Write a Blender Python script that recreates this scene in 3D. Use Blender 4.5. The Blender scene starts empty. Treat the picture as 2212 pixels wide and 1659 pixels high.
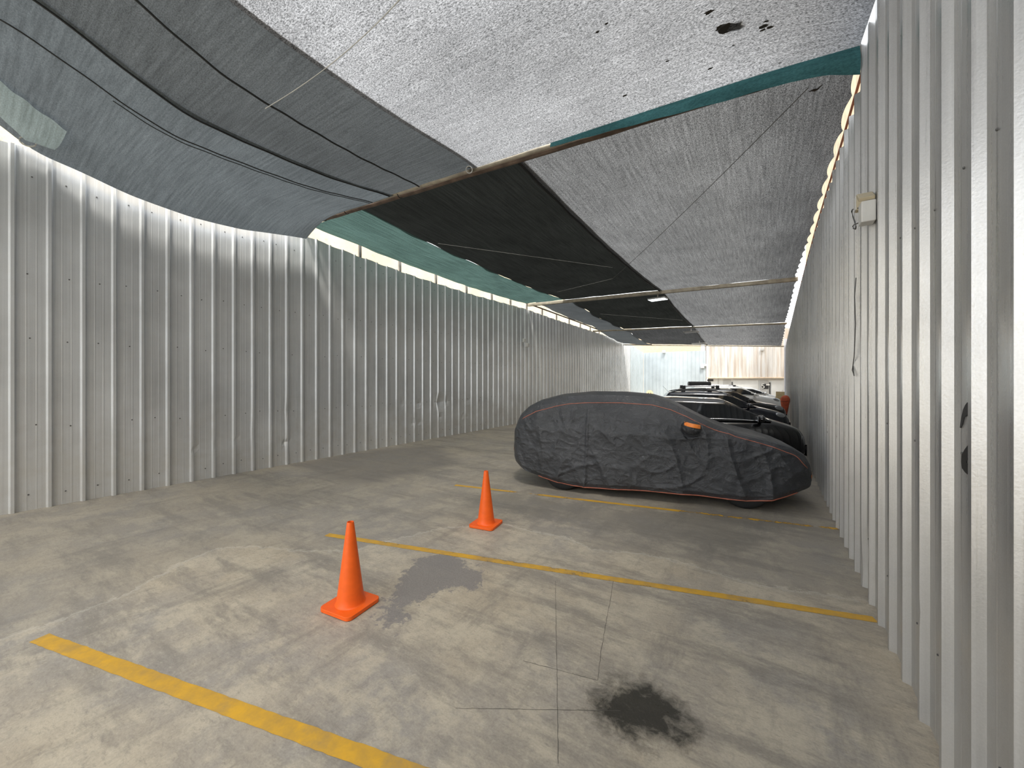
import bpy, bmesh, math, random
import numpy as np
from mathutils import Vector, Matrix, noise as mnoise
R = math.radians
rnd = random.Random(7)
C = bpy.context.scene.collection
sc = bpy.context.scene

# ------------------------------------------------------------------ camera
F, CAM_H, PX, PY = 830.0, 1.85, 1106.0, 820.0
YAW = math.atan((1650 - PX) / F)
cam_d = bpy.data.cameras.new('camera')
cam_d.sensor_width = 36.0
cam_d.lens = F / 2212 * 36.0
cam_d.shift_y = (820.0 - 829.5) / 2212
cam_d.clip_end = 300
cam_o = bpy.data.objects.new('camera', cam_d)
C.objects.link(cam_o)
cam_o.location = (0, 0, CAM_H)
cam_o.rotation_euler = (R(90), 0, YAW)
sc.camera = cam_o
# ------------------------------------------------------------------ view
sc.view_settings.view_transform = 'Standard'
sc.view_settings.look = 'None'
sc.view_settings.gamma = 1
sc.view_settings.use_curve_mapping = False
sc.view_settings.exposure = 0.55
sc.cycles.max_bounces = 10
sc.cycles.transparent_max_bounces = 12
sc.cycles.use_denoising = True
# ------------------------------------------------------------------ sky and sun
wd = bpy.data.worlds.new('hazy_sky')
sc.world = wd
wd.use_nodes = True
wn = wd.node_tree
wn.nodes.clear()
w_out = wn.nodes.new('ShaderNodeOutputWorld')
w_bg = wn.nodes.new('ShaderNodeBackground')
w_tc = wn.nodes.new('ShaderNodeTexCoord')
w_sep = wn.nodes.new('ShaderNodeSeparateXYZ')
w_cr = wn.nodes.new('ShaderNodeValToRGB')
w_cr.color_ramp.elements[0].position = 0.0
w_cr.color_ramp.elements[0].color = (0.86, 0.87, 0.87, 1)
w_cr.color_ramp.elements[1].position = 0.6
w_cr.color_ramp.elements[1].color = (0.93, 0.96, 1.0, 1)
wn.links.new(w_tc.outputs['Generated'], w_sep.inputs[0])
wn.links.new(w_sep.outputs['Z'], w_cr.inputs[0])
wn.links.new(w_cr.outputs[0], w_bg.inputs[0])
w_bg.inputs[1].default_value = 2.3
wn.links.new(w_bg.outputs[0], w_out.inputs[0])
sun_d = bpy.data.lights.new('sun', 'SUN')
sun_d.energy = 4.0
sun_d.angle = R(9)
sun_d.color = (1.0, 0.95, 0.86)
sun_o = bpy.data.objects.new('sun', sun_d)
C.objects.link(sun_o)
sun_o.location = (4, -5, 12)
sun_o.rotation_euler = Vector((-0.26, 0.38, -0.88)).to_track_quat('-Z', 'Y').to_euler()

# ------------------------------------------------------------------ helpers
FW = (-math.sin(YAW), math.cos(YAW))
RT = (math.cos(YAW), math.sin(YAW))

def ray(px, py):
    u, v = (px - PX) / F, (PY - py) / F
    return (FW[0] + RT[0] * u, FW[1] + RT[1] * u, v)

def hit(px, py, ax, val):
    """point of a real plane (axis = value) seen at a photograph pixel"""
    r = ray(px, py)
    t = (val - (0, 0, CAM_H)[ax]) / r[ax]
    return Vector((r[0] * t, r[1] * t, CAM_H + r[2] * t))

def fl(px, py):
    return hit(px, py, 2, 0.0)

def tag(o, label=None, cat=None, group=None, kind=None):
    if label: o['label'] = label
    if cat: o['category'] = cat
    if group: o['group'] = group
    if kind: o['kind'] = kind
    return o

def empty(name, loc=(0, 0, 0), rz=0.0, **k):
    o = bpy.data.objects.new(name, None)
    o.empty_display_size = 0.2
    C.objects.link(o)
    o.location = loc
    o.rotation_euler = (0, 0, rz)
    return tag(o, **k)

class MB:
    def __init__(s):
        s.v, s.f = [], []
    def add(s, vs, fs):
        n = len(s.v)
        s.v += [tuple(p) for p in vs]
        s.f += [tuple(i + n for i in f) for f in fs]
        return s
    def box(s, c, d, rot=None):
        x, y, z = d[0] / 2, d[1] / 2, d[2] / 2
        vs = [Vector((a, b, e)) for e in (-z, z) for b in (-y, y) for a in (-x, x)]
        if rot is not None: vs = [rot @ p for p in vs]
        vs = [p + Vector(c) for p in vs]
        return s.add(vs, [(0, 2, 3, 1), (4, 5, 7, 6), (0, 1, 5, 4), (2, 6, 7, 3), (0, 4, 6, 2), (1, 3, 7, 5)])
    def tube(s, path, r, seg=8, closed=False, cap=True):
        P = [Vector(p) for p in path]
        n = len(P)
        vs, fs = [], []
        up = Vector((0, 0, 1))
        for i in range(n):
            a = P[(i - 1) % n] if (closed or i > 0) else P[i]
            b = P[(i + 1) % n] if (closed or i < n - 1) else P[i]
            t = (b - a)
            t = t.normalized() if t.length > 1e-9 else Vector((1, 0, 0))
            ref = up if abs(t.z) < 0.9 else Vector((0, 1, 0))
            x = t.cross(ref).normalized()
            y = x.cross(t).normalized()
            rr = r[i] if isinstance(r, (list, tuple)) else r
            for k in range(seg):
                q = 2 * math.pi * k / seg
                vs.append(P[i] + x * (math.cos(q) * rr) + y * (math.sin(q) * rr))
        m = n if closed else n - 1
        for i in range(m):
            for k in range(seg):
                a, b = i * seg + k, i * seg + (k + 1) % seg
                c, d = ((i + 1) % n) * seg + (k + 1) % seg, ((i + 1) % n) * seg + k
                fs.append((a, b, c, d))
        if cap and not closed:
            fs.append(tuple(range(seg))[::-1])
            fs.append(tuple((n - 1) * seg + k for k in range(seg)))
        return s.add(vs, fs)
    def lathe(s, prof, seg=32, mat=None, closed=False):
        vs, fs = [], []
        for (r, z) in prof:
            for k in range(seg):
                q = 2 * math.pi * k / seg
                p = Vector((r * math.cos(q), r * math.sin(q), z))
                vs.append(mat @ p if mat is not None else p)
        n = len(prof)
        for i in range(n if closed else n - 1):
            for k in range(seg):
                j = (i + 1) % n
                fs.append((i * seg + k, i * seg + (k + 1) % seg, j * seg + (k + 1) % seg, j * seg + k))
        return s.add(vs, fs)
    def prism(s, poly, off):
        off = Vector(off)
        n = len(poly)
        vs = [Vector(p) for p in poly] + [Vector(p) + off for p in poly]
        fs = [tuple(range(n))[::-1], tuple(range(n, 2 * n))]
        fs += [(i, (i + 1) % n, n + (i + 1) % n, n + i) for i in range(n)]
        return s.add(vs, fs)
    def ball(s, c, r, seg=16, ring=10, rot=None):
        vs, fs = [], []
        for i in range(ring + 1):
            a = math.pi * i / ring
            for k in range(seg):
                q = 2 * math.pi * k / seg
                p = Vector((r[0] * math.sin(a) * math.cos(q), r[1] * math.sin(a) * math.sin(q), r[2] * math.cos(a)))
                if rot is not None: p = rot @ p
                vs.append(p + Vector(c))
        for i in range(ring):
            for k in range(seg):
                fs.append((i * seg + k, (i + 1) * seg + k, (i + 1) * seg + (k + 1) % seg, i * seg + (k + 1) % seg))
        return s.add(vs, fs)
    def grid(s, rows):
        n, m = len(rows), len(rows[0])
        vs = [p for r in rows for p in r]
        fs = [(i * m + j, i * m + j + 1, (i + 1) * m + j + 1, (i + 1) * m + j) for i in range(n - 1) for j in range(m - 1)]
        return s.add(vs, fs)
    def build(s, name, mat, parent=None, smooth=False, bevel=0, fix=True, weld=False, sharp=None, **k):
        me = bpy.data.meshes.new(name)
        me.from_pydata(s.v, [], s.f)
        bm = bmesh.new()
        bm.from_mesh(me)
        if weld: bmesh.ops.remove_doubles(bm, verts=bm.verts, dist=1e-5)
        if fix: bmesh.ops.recalc_face_normals(bm, faces=bm.faces)
        bm.to_mesh(me)
        bm.free()
        if smooth:
            me.polygons.foreach_set('use_smooth', [True] * len(me.polygons))
            if sharp is not None: me.set_sharp_from_angle(angle=R(sharp))
        me.materials.append(mat)
        o = bpy.data.objects.new(name, me)
        C.objects.link(o)
        if parent is not None: o.parent = parent
        if bevel:
            b = o.modifiers.new('bevel', 'BEVEL')
            b.width = bevel
            b.segments = 2
            b.limit_method = 'ANGLE'
        return tag(o, **k)

# ------------------------------------------------------------------ materials
class NT:
    def __init__(s, name):
        s.m = bpy.data.materials.new(name)
        s.m.use_nodes = True
        s.t = s.m.node_tree
        s.t.nodes.clear()
        s.out = s.n('ShaderNodeOutputMaterial')
        s._tc = None
    def n(s, typ, **k):
        nd = s.t.nodes.new(typ)
        for a, b in k.items(): setattr(nd, a, b)
        return nd
    def link(s, a, b):
        s.t.links.new(a, b)
    def put(s, v, sock):
        if v is None: return
        if isinstance(v, bpy.types.NodeSocket): s.link(v, sock)
        else:
            if isinstance(v, (tuple, list)) and len(v) == 3 and sock.type == 'RGBA': v = (*v, 1)
            sock.default_value = v
    def obj(s):
        if s._tc is None: s._tc = s.n('ShaderNodeTexCoord')
        return s._tc.outputs['Object']
    def map(s, scale=(1, 1, 1), rot=(0, 0, 0), loc=(0, 0, 0), vec=None):
        m = s.n('ShaderNodeMapping')
        s.link(vec or s.obj(), m.inputs[0])
        m.inputs['Scale'].default_value = scale
        m.inputs['Rotation'].default_value = rot
        m.inputs['Location'].default_value = loc
        return m.outputs[0]
    def noise(s, scale, detail=4, rough=0.55, vec=None, dist=0.0, col=False):
        nd = s.n('ShaderNodeTexNoise')
        s.link(vec or s.obj(), nd.inputs['Vector'])
        nd.inputs['Scale'].default_value = scale
        nd.inputs['Detail'].default_value = detail
        nd.inputs['Roughness'].default_value = rough
        nd.inputs['Distortion'].default_value = dist
        return nd.outputs['Color' if col else 'Fac']
    def voro(s, scale, vec=None, feature='F1', out='Distance'):
        nd = s.n('ShaderNodeTexVoronoi', feature=feature)
        s.link(vec or s.obj(), nd.inputs['Vector'])
        nd.inputs['Scale'].default_value = scale
        return nd.outputs[out]
    def rng(s, v, a, b, c=0.0, d=1.0, smooth=False):
        nd = s.n('ShaderNodeMapRange')
        if smooth: nd.interpolation_type = 'SMOOTHSTEP'
        s.put(v, nd.inputs[0])
        for i, x in enumerate((a, b, c, d)): s.put(x, nd.inputs[i + 1])
        return nd.outputs[0]
    def math(s, op, a, b=None):
        nd = s.n('ShaderNodeMath', operation=op)
        s.put(a, nd.inputs[0])
        s.put(b, nd.inputs[1])
        return nd.outputs[0]
    def mix(s, f, a, b, blend='MIX'):
        nd = s.n('ShaderNodeMix', data_type='RGBA', blend_type=blend)
        s.put(f, nd.inputs[0])
        s.put(a, nd.inputs[6])
        s.put(b, nd.inputs[7])
        return nd.outputs[2]
    def ramp(s, v, stops):
        nd = s.n('ShaderNodeValToRGB')
        s.put(v, nd.inputs[0])
        e = nd.color_ramp.elements
        while len(e) < len(stops): e.new(0.5)
        for x, (p, c) in zip(e, stops):
            x.position = p
            x.color = (*c, 1)
        return nd.outputs[0]
    def attr(s, name):
        return s.n('ShaderNodeAttribute', attribute_name=name).outputs['Fac']
    def bump(s, h, strength=0.3, dist=0.01):
        nd = s.n('ShaderNodeBump')
        nd.inputs['Strength'].default_value = strength
        nd.inputs['Distance'].default_value = dist
        s.put(h, nd.inputs['Height'])
        return nd.outputs[0]
    def bsdf(s, color, rough=0.5, metal=0.0, normal=None, coat=0.0, spec=None, emit=None, es=0.0, trans=0.0, coatr=0.03):
        b = s.n('ShaderNodeBsdfPrincipled')
        s.put(color, b.inputs['Base Color'])
        s.put(rough, b.inputs['Roughness'])
        s.put(metal, b.inputs['Metallic'])
        if normal is not None: s.link(normal, b.inputs['Normal'])
        b.inputs['Coat Weight'].default_value = coat
        b.inputs['Coat Roughness'].default_value = coatr
        if spec is not None: b.inputs['Specular IOR Level'].default_value = spec
        if emit is not None:
            s.put(emit, b.inputs['Emission Color'])
            b.inputs['Emission Strength'].default_value = es
        b.inputs['Transmission Weight'].default_value = trans
        return b.outputs[0]
    def done(s, sh):
        s.link(sh, s.out.inputs[0])
        return s.m

def simple(name, col, rough=0.5, metal=0.0, var=0.12, scale=9.0, coat=0.0, bump=0.0, spec=None):
    t = NT(name)
    nz = t.noise(scale, 5)
    k = t.rng(nz, 0.3, 0.7, 1 - var, 1 + var)
    c = t.mix(1.0, col, t.n('ShaderNodeCombineColor').outputs[0])
    cc = t.n('ShaderNodeCombineColor')
    for i in range(3): t.link(k, cc.inputs[i])
    c = t.mix(1.0, col, cc.outputs[0], 'MULTIPLY')
    rg = t.rng(nz, 0.3, 0.7, rough * 0.9, min(1, rough * 1.1))
    nm = t.bump(t.noise(scale * 14, 4), bump, 0.004) if bump else None
    return t.done(t.bsdf(c, rg, metal, nm, coat, spec))

def sheet_metal(name, base, dirt, rough=0.36, metal=0.85):
    t = NT(name)
    st = t.noise(1.0, 5, 0.6, t.map((46, 46, 0.35)))
    cl = t.noise(1.3, 4, 0.6)
    pan = t.noise(1.0, 2, 0.5, t.map((1.1, 1.1, 0.02)))
    sp = t.noise(140, 2, 0.5)
    k = t.math('ADD', t.rng(st, 0.25, 0.75, -0.10, 0.10), t.rng(cl, 0.3, 0.7, -0.10, 0.08))
    k = t.math('ADD', k, t.rng(pan, 0.35, 0.65, -0.06, 0.06))
    k = t.math('ADD', k, t.rng(sp, 0.35, 0.65, -0.04, 0.04))
    k = t.math('ADD', k, 1.0)
    cc = t.n('ShaderNodeCombineColor')
    for i in range(3): t.link(k, cc.inputs[i])
    c = t.mix(1.0, base, cc.outputs[0], 'MULTIPLY')
    sep = t.n('ShaderNodeSeparateXYZ')
    t.link(t.obj(), sep.inputs[0])
    low = t.rng(t.math('ADD', sep.outputs[2], t.rng(cl, 0.2, 0.8, -0.5, 0.5)), 0.0, 1.5, 0.55, 0.08, True)
    sm = t.rng(t.noise(2.4, 6, 0.7, t.map((1, 1, 0.6), loc=(3, 1, 7))), 0.62, 0.74, 0, 0.16)
    d = t.math('MAXIMUM', t.math('MULTIPLY', low, t.rng(t.noise(5, 5), 0.35, 0.65, 0.5, 1)), sm)
    c = t.mix(d, c, dirt)
    rg = t.math('ADD', t.rng(st, 0.3, 0.7, rough - 0.05, rough + 0.07), t.math('MULTIPLY', d, 0.35))
    mt = t.math('SUBTRACT', metal, t.math('MULTIPLY', d, 0.7))
    h = t.math('ADD', t.math('MULTIPLY', t.noise(1.6, 3, 0.5, t.map((1, 1, 0.7))), 6.0), t.noise(90, 3))
    return t.done(t.bsdf(c, rg, mt, t.bump(h, 0.12, 0.004)))

def net_mat(name, thru, refl, hole=0.04, speck=0.5, size=95.0, along='x', streak=0.35):
    """knitted shade cloth: yarn that lets light diffuse through, with open stitches between"""
    t = NT(name)
    s1 = (1.0, 0.45, 1.0) if along == 'x' else (0.45, 1.0, 1.0)
    s1 = (0.45, 1.0, 1.0) if along == 'x' else (1.0, 0.45, 1.0)
    g = t.noise(size, 2, 0.7, t.map(s1))
    s2 = (1.0, 22.0, 1.0) if along == 'x' else (22.0, 1.0, 1.0)
    band = t.noise(1.4, 4, 0.65, t.map(s2))
    wide = t.noise(1.0, 3, 0.6, t.map((0.7, 0.7, 0.7)))
    k = t.rng(g, 0.5 - 0.22, 0.5 + 0.22, 1 - speck, 1 + speck)
    k = t.math('MULTIPLY', k, t.rng(band, 0.3, 0.7, 1 - streak, 1 + streak))
    k = t.math('MULTIPLY', k, t.rng(wide, 0.3, 0.7, 0.85, 1.15))
    cc = t.n('ShaderNodeCombineColor')
    for i in range(3): t.link(k, cc.inputs[i])
    tr = t.n('ShaderNodeBsdfTranslucent')
    t.link(t.mix(1.0, thru, cc.outputs[0], 'MULTIPLY'), tr.inputs[0])
    df = t.n('ShaderNodeBsdfDiffuse')
    t.link(t.mix(1.0, refl, cc.outputs[0], 'MULTIPLY'), df.inputs[0])
    add = t.n('ShaderNodeAddShader')
    t.link(tr.outputs[0], add.inputs[0])
    t.link(df.outputs[0], add.inputs[1])
    hp = t.n('ShaderNodeBsdfTransparent')
    mx = t.n('ShaderNodeMixShader')
    # the knit is thick: its stitches let light straight through only when met face on
    lw = t.n('ShaderNodeLayerWeight')
    lw.inputs[0].default_value = 0.5
    face = t.rng(t.math('SUBTRACT', 1.0, lw.outputs['Facing']), 0.60, 1.0, 0, 1, True)
    op = t.math('MULTIPLY', t.math('MULTIPLY', face, hole), t.rng(g, 0.40, 0.62, 0.2, 1.8))
    t.link(op, mx.inputs[0])
    t.link(add.outputs[0], mx.inputs[1])
    t.link(hp.outputs[0], mx.inputs[2])
    return t.done(mx.outputs[0])

M = {}
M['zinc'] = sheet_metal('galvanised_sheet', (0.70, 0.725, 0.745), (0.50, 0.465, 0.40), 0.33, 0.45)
M['zinc_side'] = sheet_metal('galvanised_sheet_dimmed', (0.57, 0.575, 0.575), (0.40, 0.375, 0.33), 0.27, 0.68)  # same metal as left wall, colour darkened in place of weaker light
M['zinc_far'] = sheet_metal('galvanised_sheet_pale', (0.47, 0.53, 0.565), (0.45, 0.47, 0.47), 0.5, 0.3)
M['steel_rust'] = simple('rusty_pipe', (0.125, 0.088, 0.066), 0.65, 0.1, 0.5, 5, bump=0.2)
M['steel_pale'] = simple('weathered_timber_beam', (0.36, 0.32, 0.25), 0.7, 0.0, 0.3, 6, bump=0.15)
M['post'] = simple('grey_post', (0.30, 0.28, 0.26), 0.6, 0.2, 0.2, 8)
M['post_red'] = simple('red_oxide_rail', (0.55, 0.22, 0.13), 0.6, 0.1, 0.2, 8)
M['screw'] = simple('screw_head', (0.12, 0.12, 0.12), 0.5, 0.5)
M['rope'] = simple('dark_rope', (0.02, 0.022, 0.022), 0.8)
M['cord'] = simple('pale_cord', (0.55, 0.55, 0.52), 0.8)
M['wire'] = simple('grey_wire', (0.09, 0.09, 0.085), 0.5)
M['orange'] = simple('cone_plastic', (0.92, 0.135, 0.012), 0.42, 0, 0.06, 14, spec=0.4)
M['black_paint'] = simple('black_spray_paint', (0.012, 0.012, 0.013), 0.5)
M['white_plastic'] = simple('white_plastic', (0.75, 0.75, 0.72), 0.45, 0, 0.05)
M['cream_box'] = simple('aged_plastic', (0.60, 0.52, 0.36), 0.5, 0, 0.1)
M['dark_plastic'] = simple('dark_plastic', (0.025, 0.026, 0.028), 0.45)
M['tyre'] = simple('tyre_rubber', (0.014, 0.014, 0.014), 0.75, bump=0.1)
M['rim'] = simple('alloy_rim', (0.55, 0.55, 0.55), 0.3, 0.9, 0.06)
M['chrome'] = simple('brushed_chrome', (0.72, 0.73, 0.75), 0.18, 1.0, 0.05)
M['paint_black'] = simple('black_car_paint', (0.006, 0.006, 0.007), 0.22, 0.0, 0.05, coat=1.0)
M['paint_navy'] = simple('dark_blue_car_paint', (0.007, 0.009, 0.018), 0.22, 0.0, 0.05, coat=1.0)
M['paint_white'] = simple('white_car_paint', (0.84, 0.85, 0.84), 0.25, 0.0, 0.02, coat=1.0)
M['glass'] = simple('tinted_car_glass', (0.008, 0.010, 0.012), 0.05, 0.0, 0.05, spec=0.8)
M['lamp_glass'] = simple('headlamp_lens', (0.35, 0.36, 0.37), 0.12, 0.3, 0.3, 30, coat=1.0)
M['tail_red'] = simple('tail_lamp_red', (0.35, 0.01, 0.01), 0.15, 0, 0.1, coat=1)
M['reflex'] = simple('orange_reflective_tape', (0.95, 0.28, 0.05), 0.4, 0, 0.08, 30)
M['piping'] = simple('faded_orange_piping', (0.50, 0.17, 0.11), 0.7, 0, 0.2, 20)
M['sack'] = simple('rust_red_cloth', (0.50, 0.10, 0.045), 0.85, 0, 0.3, 8, bump=0.3)
M['leaf'] = simple('dry_leaf', (0.03, 0.025, 0.02), 0.8)
M['cardboard'] = simple('cardboard', (0.55, 0.42, 0.22), 0.8)
M['blue_plastic'] = simple('blue_plastic', (0.03, 0.12, 0.5), 0.4)
M['yellow_sign'] = simple('yellow_sign_plate', (0.85, 0.66, 0.40), 0.5, 0, 0.05)
M['sign_black'] = simple('sign_black', (0.02, 0.02, 0.022), 0.5)
M['panel_white'] = simple('white_door_panel', (0.62, 0.63, 0.62), 0.55, 0, 0.05, 3)
M['panel_grey'] = simple('grey_door_panel', (0.42, 0.42, 0.41), 0.55, 0, 0.06, 3)
M['dark_gap'] = simple('dark_slot', (0.03, 0.03, 0.03), 0.7)

def lamp_mat():
    t = NT('lamp_diffuser')
    return t.done(t.bsdf((0.8, 0.82, 0.85), 0.4, emit=(0.9, 0.97, 1.0), es=1.6))
M['lamp'] = lamp_mat()

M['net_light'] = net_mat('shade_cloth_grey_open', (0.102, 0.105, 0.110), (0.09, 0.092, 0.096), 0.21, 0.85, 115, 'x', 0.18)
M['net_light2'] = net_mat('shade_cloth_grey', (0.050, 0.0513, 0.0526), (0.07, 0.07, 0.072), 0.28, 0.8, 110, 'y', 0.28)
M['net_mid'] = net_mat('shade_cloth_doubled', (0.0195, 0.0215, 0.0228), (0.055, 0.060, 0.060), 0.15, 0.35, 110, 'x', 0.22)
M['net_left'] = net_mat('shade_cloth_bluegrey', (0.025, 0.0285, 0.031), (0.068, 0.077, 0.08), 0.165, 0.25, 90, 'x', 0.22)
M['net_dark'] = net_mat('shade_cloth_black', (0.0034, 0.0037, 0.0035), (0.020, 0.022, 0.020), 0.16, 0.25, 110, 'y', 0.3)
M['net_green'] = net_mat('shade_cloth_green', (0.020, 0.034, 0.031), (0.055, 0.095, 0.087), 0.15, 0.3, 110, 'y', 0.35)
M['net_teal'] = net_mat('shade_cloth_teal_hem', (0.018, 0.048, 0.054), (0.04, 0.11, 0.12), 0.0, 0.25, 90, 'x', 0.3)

def concrete():
    t = NT('stained_concrete')
    n1 = t.noise(0.55, 6, 0.62)
    n2 = t.noise(2.3, 8, 0.7, t.map((1, 1.0, 1), loc=(5, 2, 0)))
    n3 = t.noise(11, 8, 0.72, dist=0.6)
    n4 = t.noise(75, 4, 0.6)
    n5 = t.noise(1.0, 8, 0.72, t.map((0.55, 2.4, 1), rot=(0, 0, R(-28))))
    warm, grey = (0.46, 0.395, 0.30), (0.355, 0.325, 0.285)
    c = t.mix(t.rng(n1, 0.40, 0.60), warm, grey)
    c = t.mix(t.rng(n2, 0.47, 0.58, 0, 0.7), c, (0.55, 0.485, 0.375))
    c = t.mix(t.rng(n5, 0.49, 0.60, 0, 0.7), c, (0.25, 0.225, 0.19))
    c = t.mix(t.rng(n3, 0.51, 0.68, 0, 0.38), c, (0.235, 0.215, 0.185))
    c = t.mix(t.rng(n3, 0.30, 0.46, 0.30, 0), c, (0.62, 0.555, 0.44))
    n7 = t.noise(28, 6, 0.75, t.map((0.5, 1.6, 1), rot=(0, 0, R(-40))))
    c = t.mix(t.rng(n7, 0.54, 0.66, 0, 0.45), c, (0.22, 0.20, 0.175))
    c = t.mix(t.rng(n7, 0.34, 0.44, 0.35, 0), c, (0.60, 0.545, 0.44))
    n6 = t.noise(1.0, 8, 0.75, t.map((2.2, 0.5, 1), rot=(0, 0, R(35)), loc=(9, 4, 0)))
    c = t.mix(t.rng(n6, 0.53, 0.64, 0, 0.5), c, (0.21, 0.19, 0.165))
    wob = t.math('MULTIPLY', t.math('SUBTRACT', n3, 0.5), 1.1)
    wob2 = t.math('MULTIPLY', t.math('SUBTRACT', n2, 0.5), 1.2)
    ww = t.math('ADD', wob, wob2)
    # older slab further in is darker, with a ragged pour edge
    e = t.math('ADD', t.attr('pour'), t.math('MULTIPLY', wob, 0.25))
    c = t.mix(t.rng(e, -0.05, 0.05, 0, 0.36), c, (0.24, 0.22, 0.19))
    ln = t.rng(t.math('ABSOLUTE', e), 0.0, 0.028, 0.42, 0)
    c = t.mix(ln, c, (0.62, 0.58, 0.50))
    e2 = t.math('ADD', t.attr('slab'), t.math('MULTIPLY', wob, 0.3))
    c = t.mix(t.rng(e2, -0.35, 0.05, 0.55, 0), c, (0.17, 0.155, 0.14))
    s1 = t.math('ADD', t.attr('patch'), t.math('MULTIPLY', ww, 0.5))
    c = t.mix(t.rng(s1, -0.02, 0.02, 0.85, 0), c, t.mix(t.rng(n4, 0.3, 0.7), (0.205, 0.19, 0.185), (0.245, 0.23, 0.22)))
    s2 = t.math('ADD', t.attr('oil'), t.math('MULTIPLY', ww, 0.42))
    c = t.mix(t.rng(s2, -0.07, 0.10, 0.93, 0), c, (0.022, 0.020, 0.014))
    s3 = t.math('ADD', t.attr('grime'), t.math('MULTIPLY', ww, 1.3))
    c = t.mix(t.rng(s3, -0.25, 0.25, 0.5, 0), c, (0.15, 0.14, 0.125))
    c = t.mix(t.rng(n4, 0.62, 0.72, 0, 0.35), c, (0.16, 0.15, 0.13))
    cc = t.n('ShaderNodeCombineColor')
    for i in range(3): t.link(t.rng(n4, 0.3, 0.7, 0.9, 1.1), cc.inputs[i])
    c = t.mix(1.0, c, cc.outputs[0], 'MULTIPLY')
    rg = t.math('ADD', t.rng(n2, 0.3, 0.7, 0.5, 0.72), t.rng(s2, -0.05, 0.1, -0.25, 0))
    h = t.math('ADD', t.math('MULTIPLY', n3, 1.0), t.math('MULTIPLY', n4, 0.35))
    return t.done(t.bsdf(c, rg, 0, t.bump(h, 0.22, 0.012), spec=0.35))
M['concrete'] = concrete()

def line_paint():
    t = NT('worn_yellow_paint')
    g = t.n('ShaderNodeTexCoord').outputs['Object']
    n = t.noise(6, 8, 0.72)
    n2 = t.noise(2.4, 6, 0.7, t.map((1, 1, 1), loc=(2, 7, 1)))
    c = t.mix(t.rng(n, 0.35, 0.65), (0.72, 0.40, 0.035), (0.52, 0.31, 0.06))
    c = t.mix(t.rng(n2, 0.5, 0.66, 0, 0.6), c, (0.33, 0.24, 0.12))
    b = t.bsdf(c, 0.6, 0, None, spec=0.35)
    tp = t.n('ShaderNodeBsdfTransparent')
    mx = t.n('ShaderNodeMixShader')
    w = t.math('ADD', t.attr('wear'), t.rng(t.math('ADD', t.math('MULTIPLY', n, 0.6), t.math('MULTIPLY', n2, 0.4)), 0.3, 0.7, -0.5, 0.5))
    t.link(t.rng(w, 0.42, 0.62, 0, 1), mx.inputs[0])
    t.link(b, mx.inputs[1])
    t.link(tp.outputs[0], mx.inputs[2])
    return t.done(mx.outputs[0])
M['line'] = line_paint()

def cover_mat():
    t = NT('dark_grey_car_cover')
    cr = t.voro(3.4, t.map((1, 1, 0.8), vec=None), 'DISTANCE_TO_EDGE')
    wv = t.noise(4.5, 6, 0.62, dist=1.4)
    wv2 = t.noise(13, 5, 0.6, t.map((0.6, 1, 1.5)), dist=2.0)
    rid = t.math('ABSOLUTE', t.math('SUBTRACT', wv, 0.5))
    rid2 = t.math('ABSOLUTE', t.math('SUBTRACT', wv2, 0.5))
    h = t.math('ADD', t.rng(rid, 0, 0.12, 0, 1), t.math('MULTIPLY', t.rng(rid2, 0, 0.1, 0, 1), 0.45))
    fine = t.noise(60, 3)
    h = t.math('ADD', h, t.math('MULTIPLY', fine, 0.05))
    c = t.mix(t.rng(t.noise(1.5, 4), 0.35, 0.65), (0.036, 0.039, 0.044), (0.048, 0.051, 0.058))
    return t.done(t.bsdf(c, t.rng(wv2, 0.3, 0.7, 0.34, 0.46), 0, t.bump(h, 0.5, 0.012), spec=0.75))
M['cover'] = cover_mat()

def cream_wall():
    t = NT('cream_render')
    c = t.mix(t.rng(t.noise(0.9, 6, 0.65), 0.4, 0.62), (0.78, 0.70, 0.52), (0.70, 0.60, 0.42))
    c = t.mix(t.rng(t.noise(9, 7, 0.75), 0.58, 0.66, 0, 0.5), c, (0.38, 0.30, 0.2))
    return t.done(t.bsdf(c, 0.8, 0, t.bump(t.noise(30, 5), 0.3, 0.01)))
M['cream'] = cream_wall()

def brick():
    t = NT('beige_brick')
    b = t.n('ShaderNodeTexBrick')
    t.link(t.map((1, 1, 1), rot=(R(90), 0, 0)), b.inputs['Vector'])
    b.inputs['Scale'].default_value = 3.0
    b.inputs['Color1'].default_value = (0.62, 0.46, 0.30, 1)
    b.inputs['Color2'].default_value = (0.50, 0.37, 0.25, 1)
    b.inputs['Mortar'].default_value = (0.66, 0.56, 0.42, 1)
    b.inputs['Mortar Size'].default_value = 0.015
    return t.done(t.bsdf(b.outputs[0], 0.85, 0))
M['brick'] = brick()

def stained_white():
    t = NT('stained_white_sheet')
    a = t.noise(1.0, 6, 0.7, t.map((2.6, 2.6, 0.12)))
    b = t.noise(1.0, 6, 0.7, t.map((9, 9, 0.2), loc=(4, 0, 2)))
    c = t.mix(t.rng(a, 0.45, 0.60, 0, 0.8), (0.58, 0.575, 0.56), (0.40, 0.315, 0.24))
    c = t.mix(t.rng(b, 0.50, 0.66, 0, 0.7), c, (0.27, 0.20, 0.145))
    return t.done(t.bsdf(c, 0.6, 0.0))
M['stained'] = stained_white()
M['white_wall'] = simple('white_painted_wall', (0.70, 0.71, 0.70), 0.6, 0, 0.04, 2)
M['pale_column'] = simple('pale_painted_column', (0.74, 0.74, 0.78), 0.6, 0, 0.04, 2)
M['timber'] = simple('pale_timber_ledge', (0.62, 0.50, 0.38), 0.7, 0, 0.2, 5)

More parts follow.
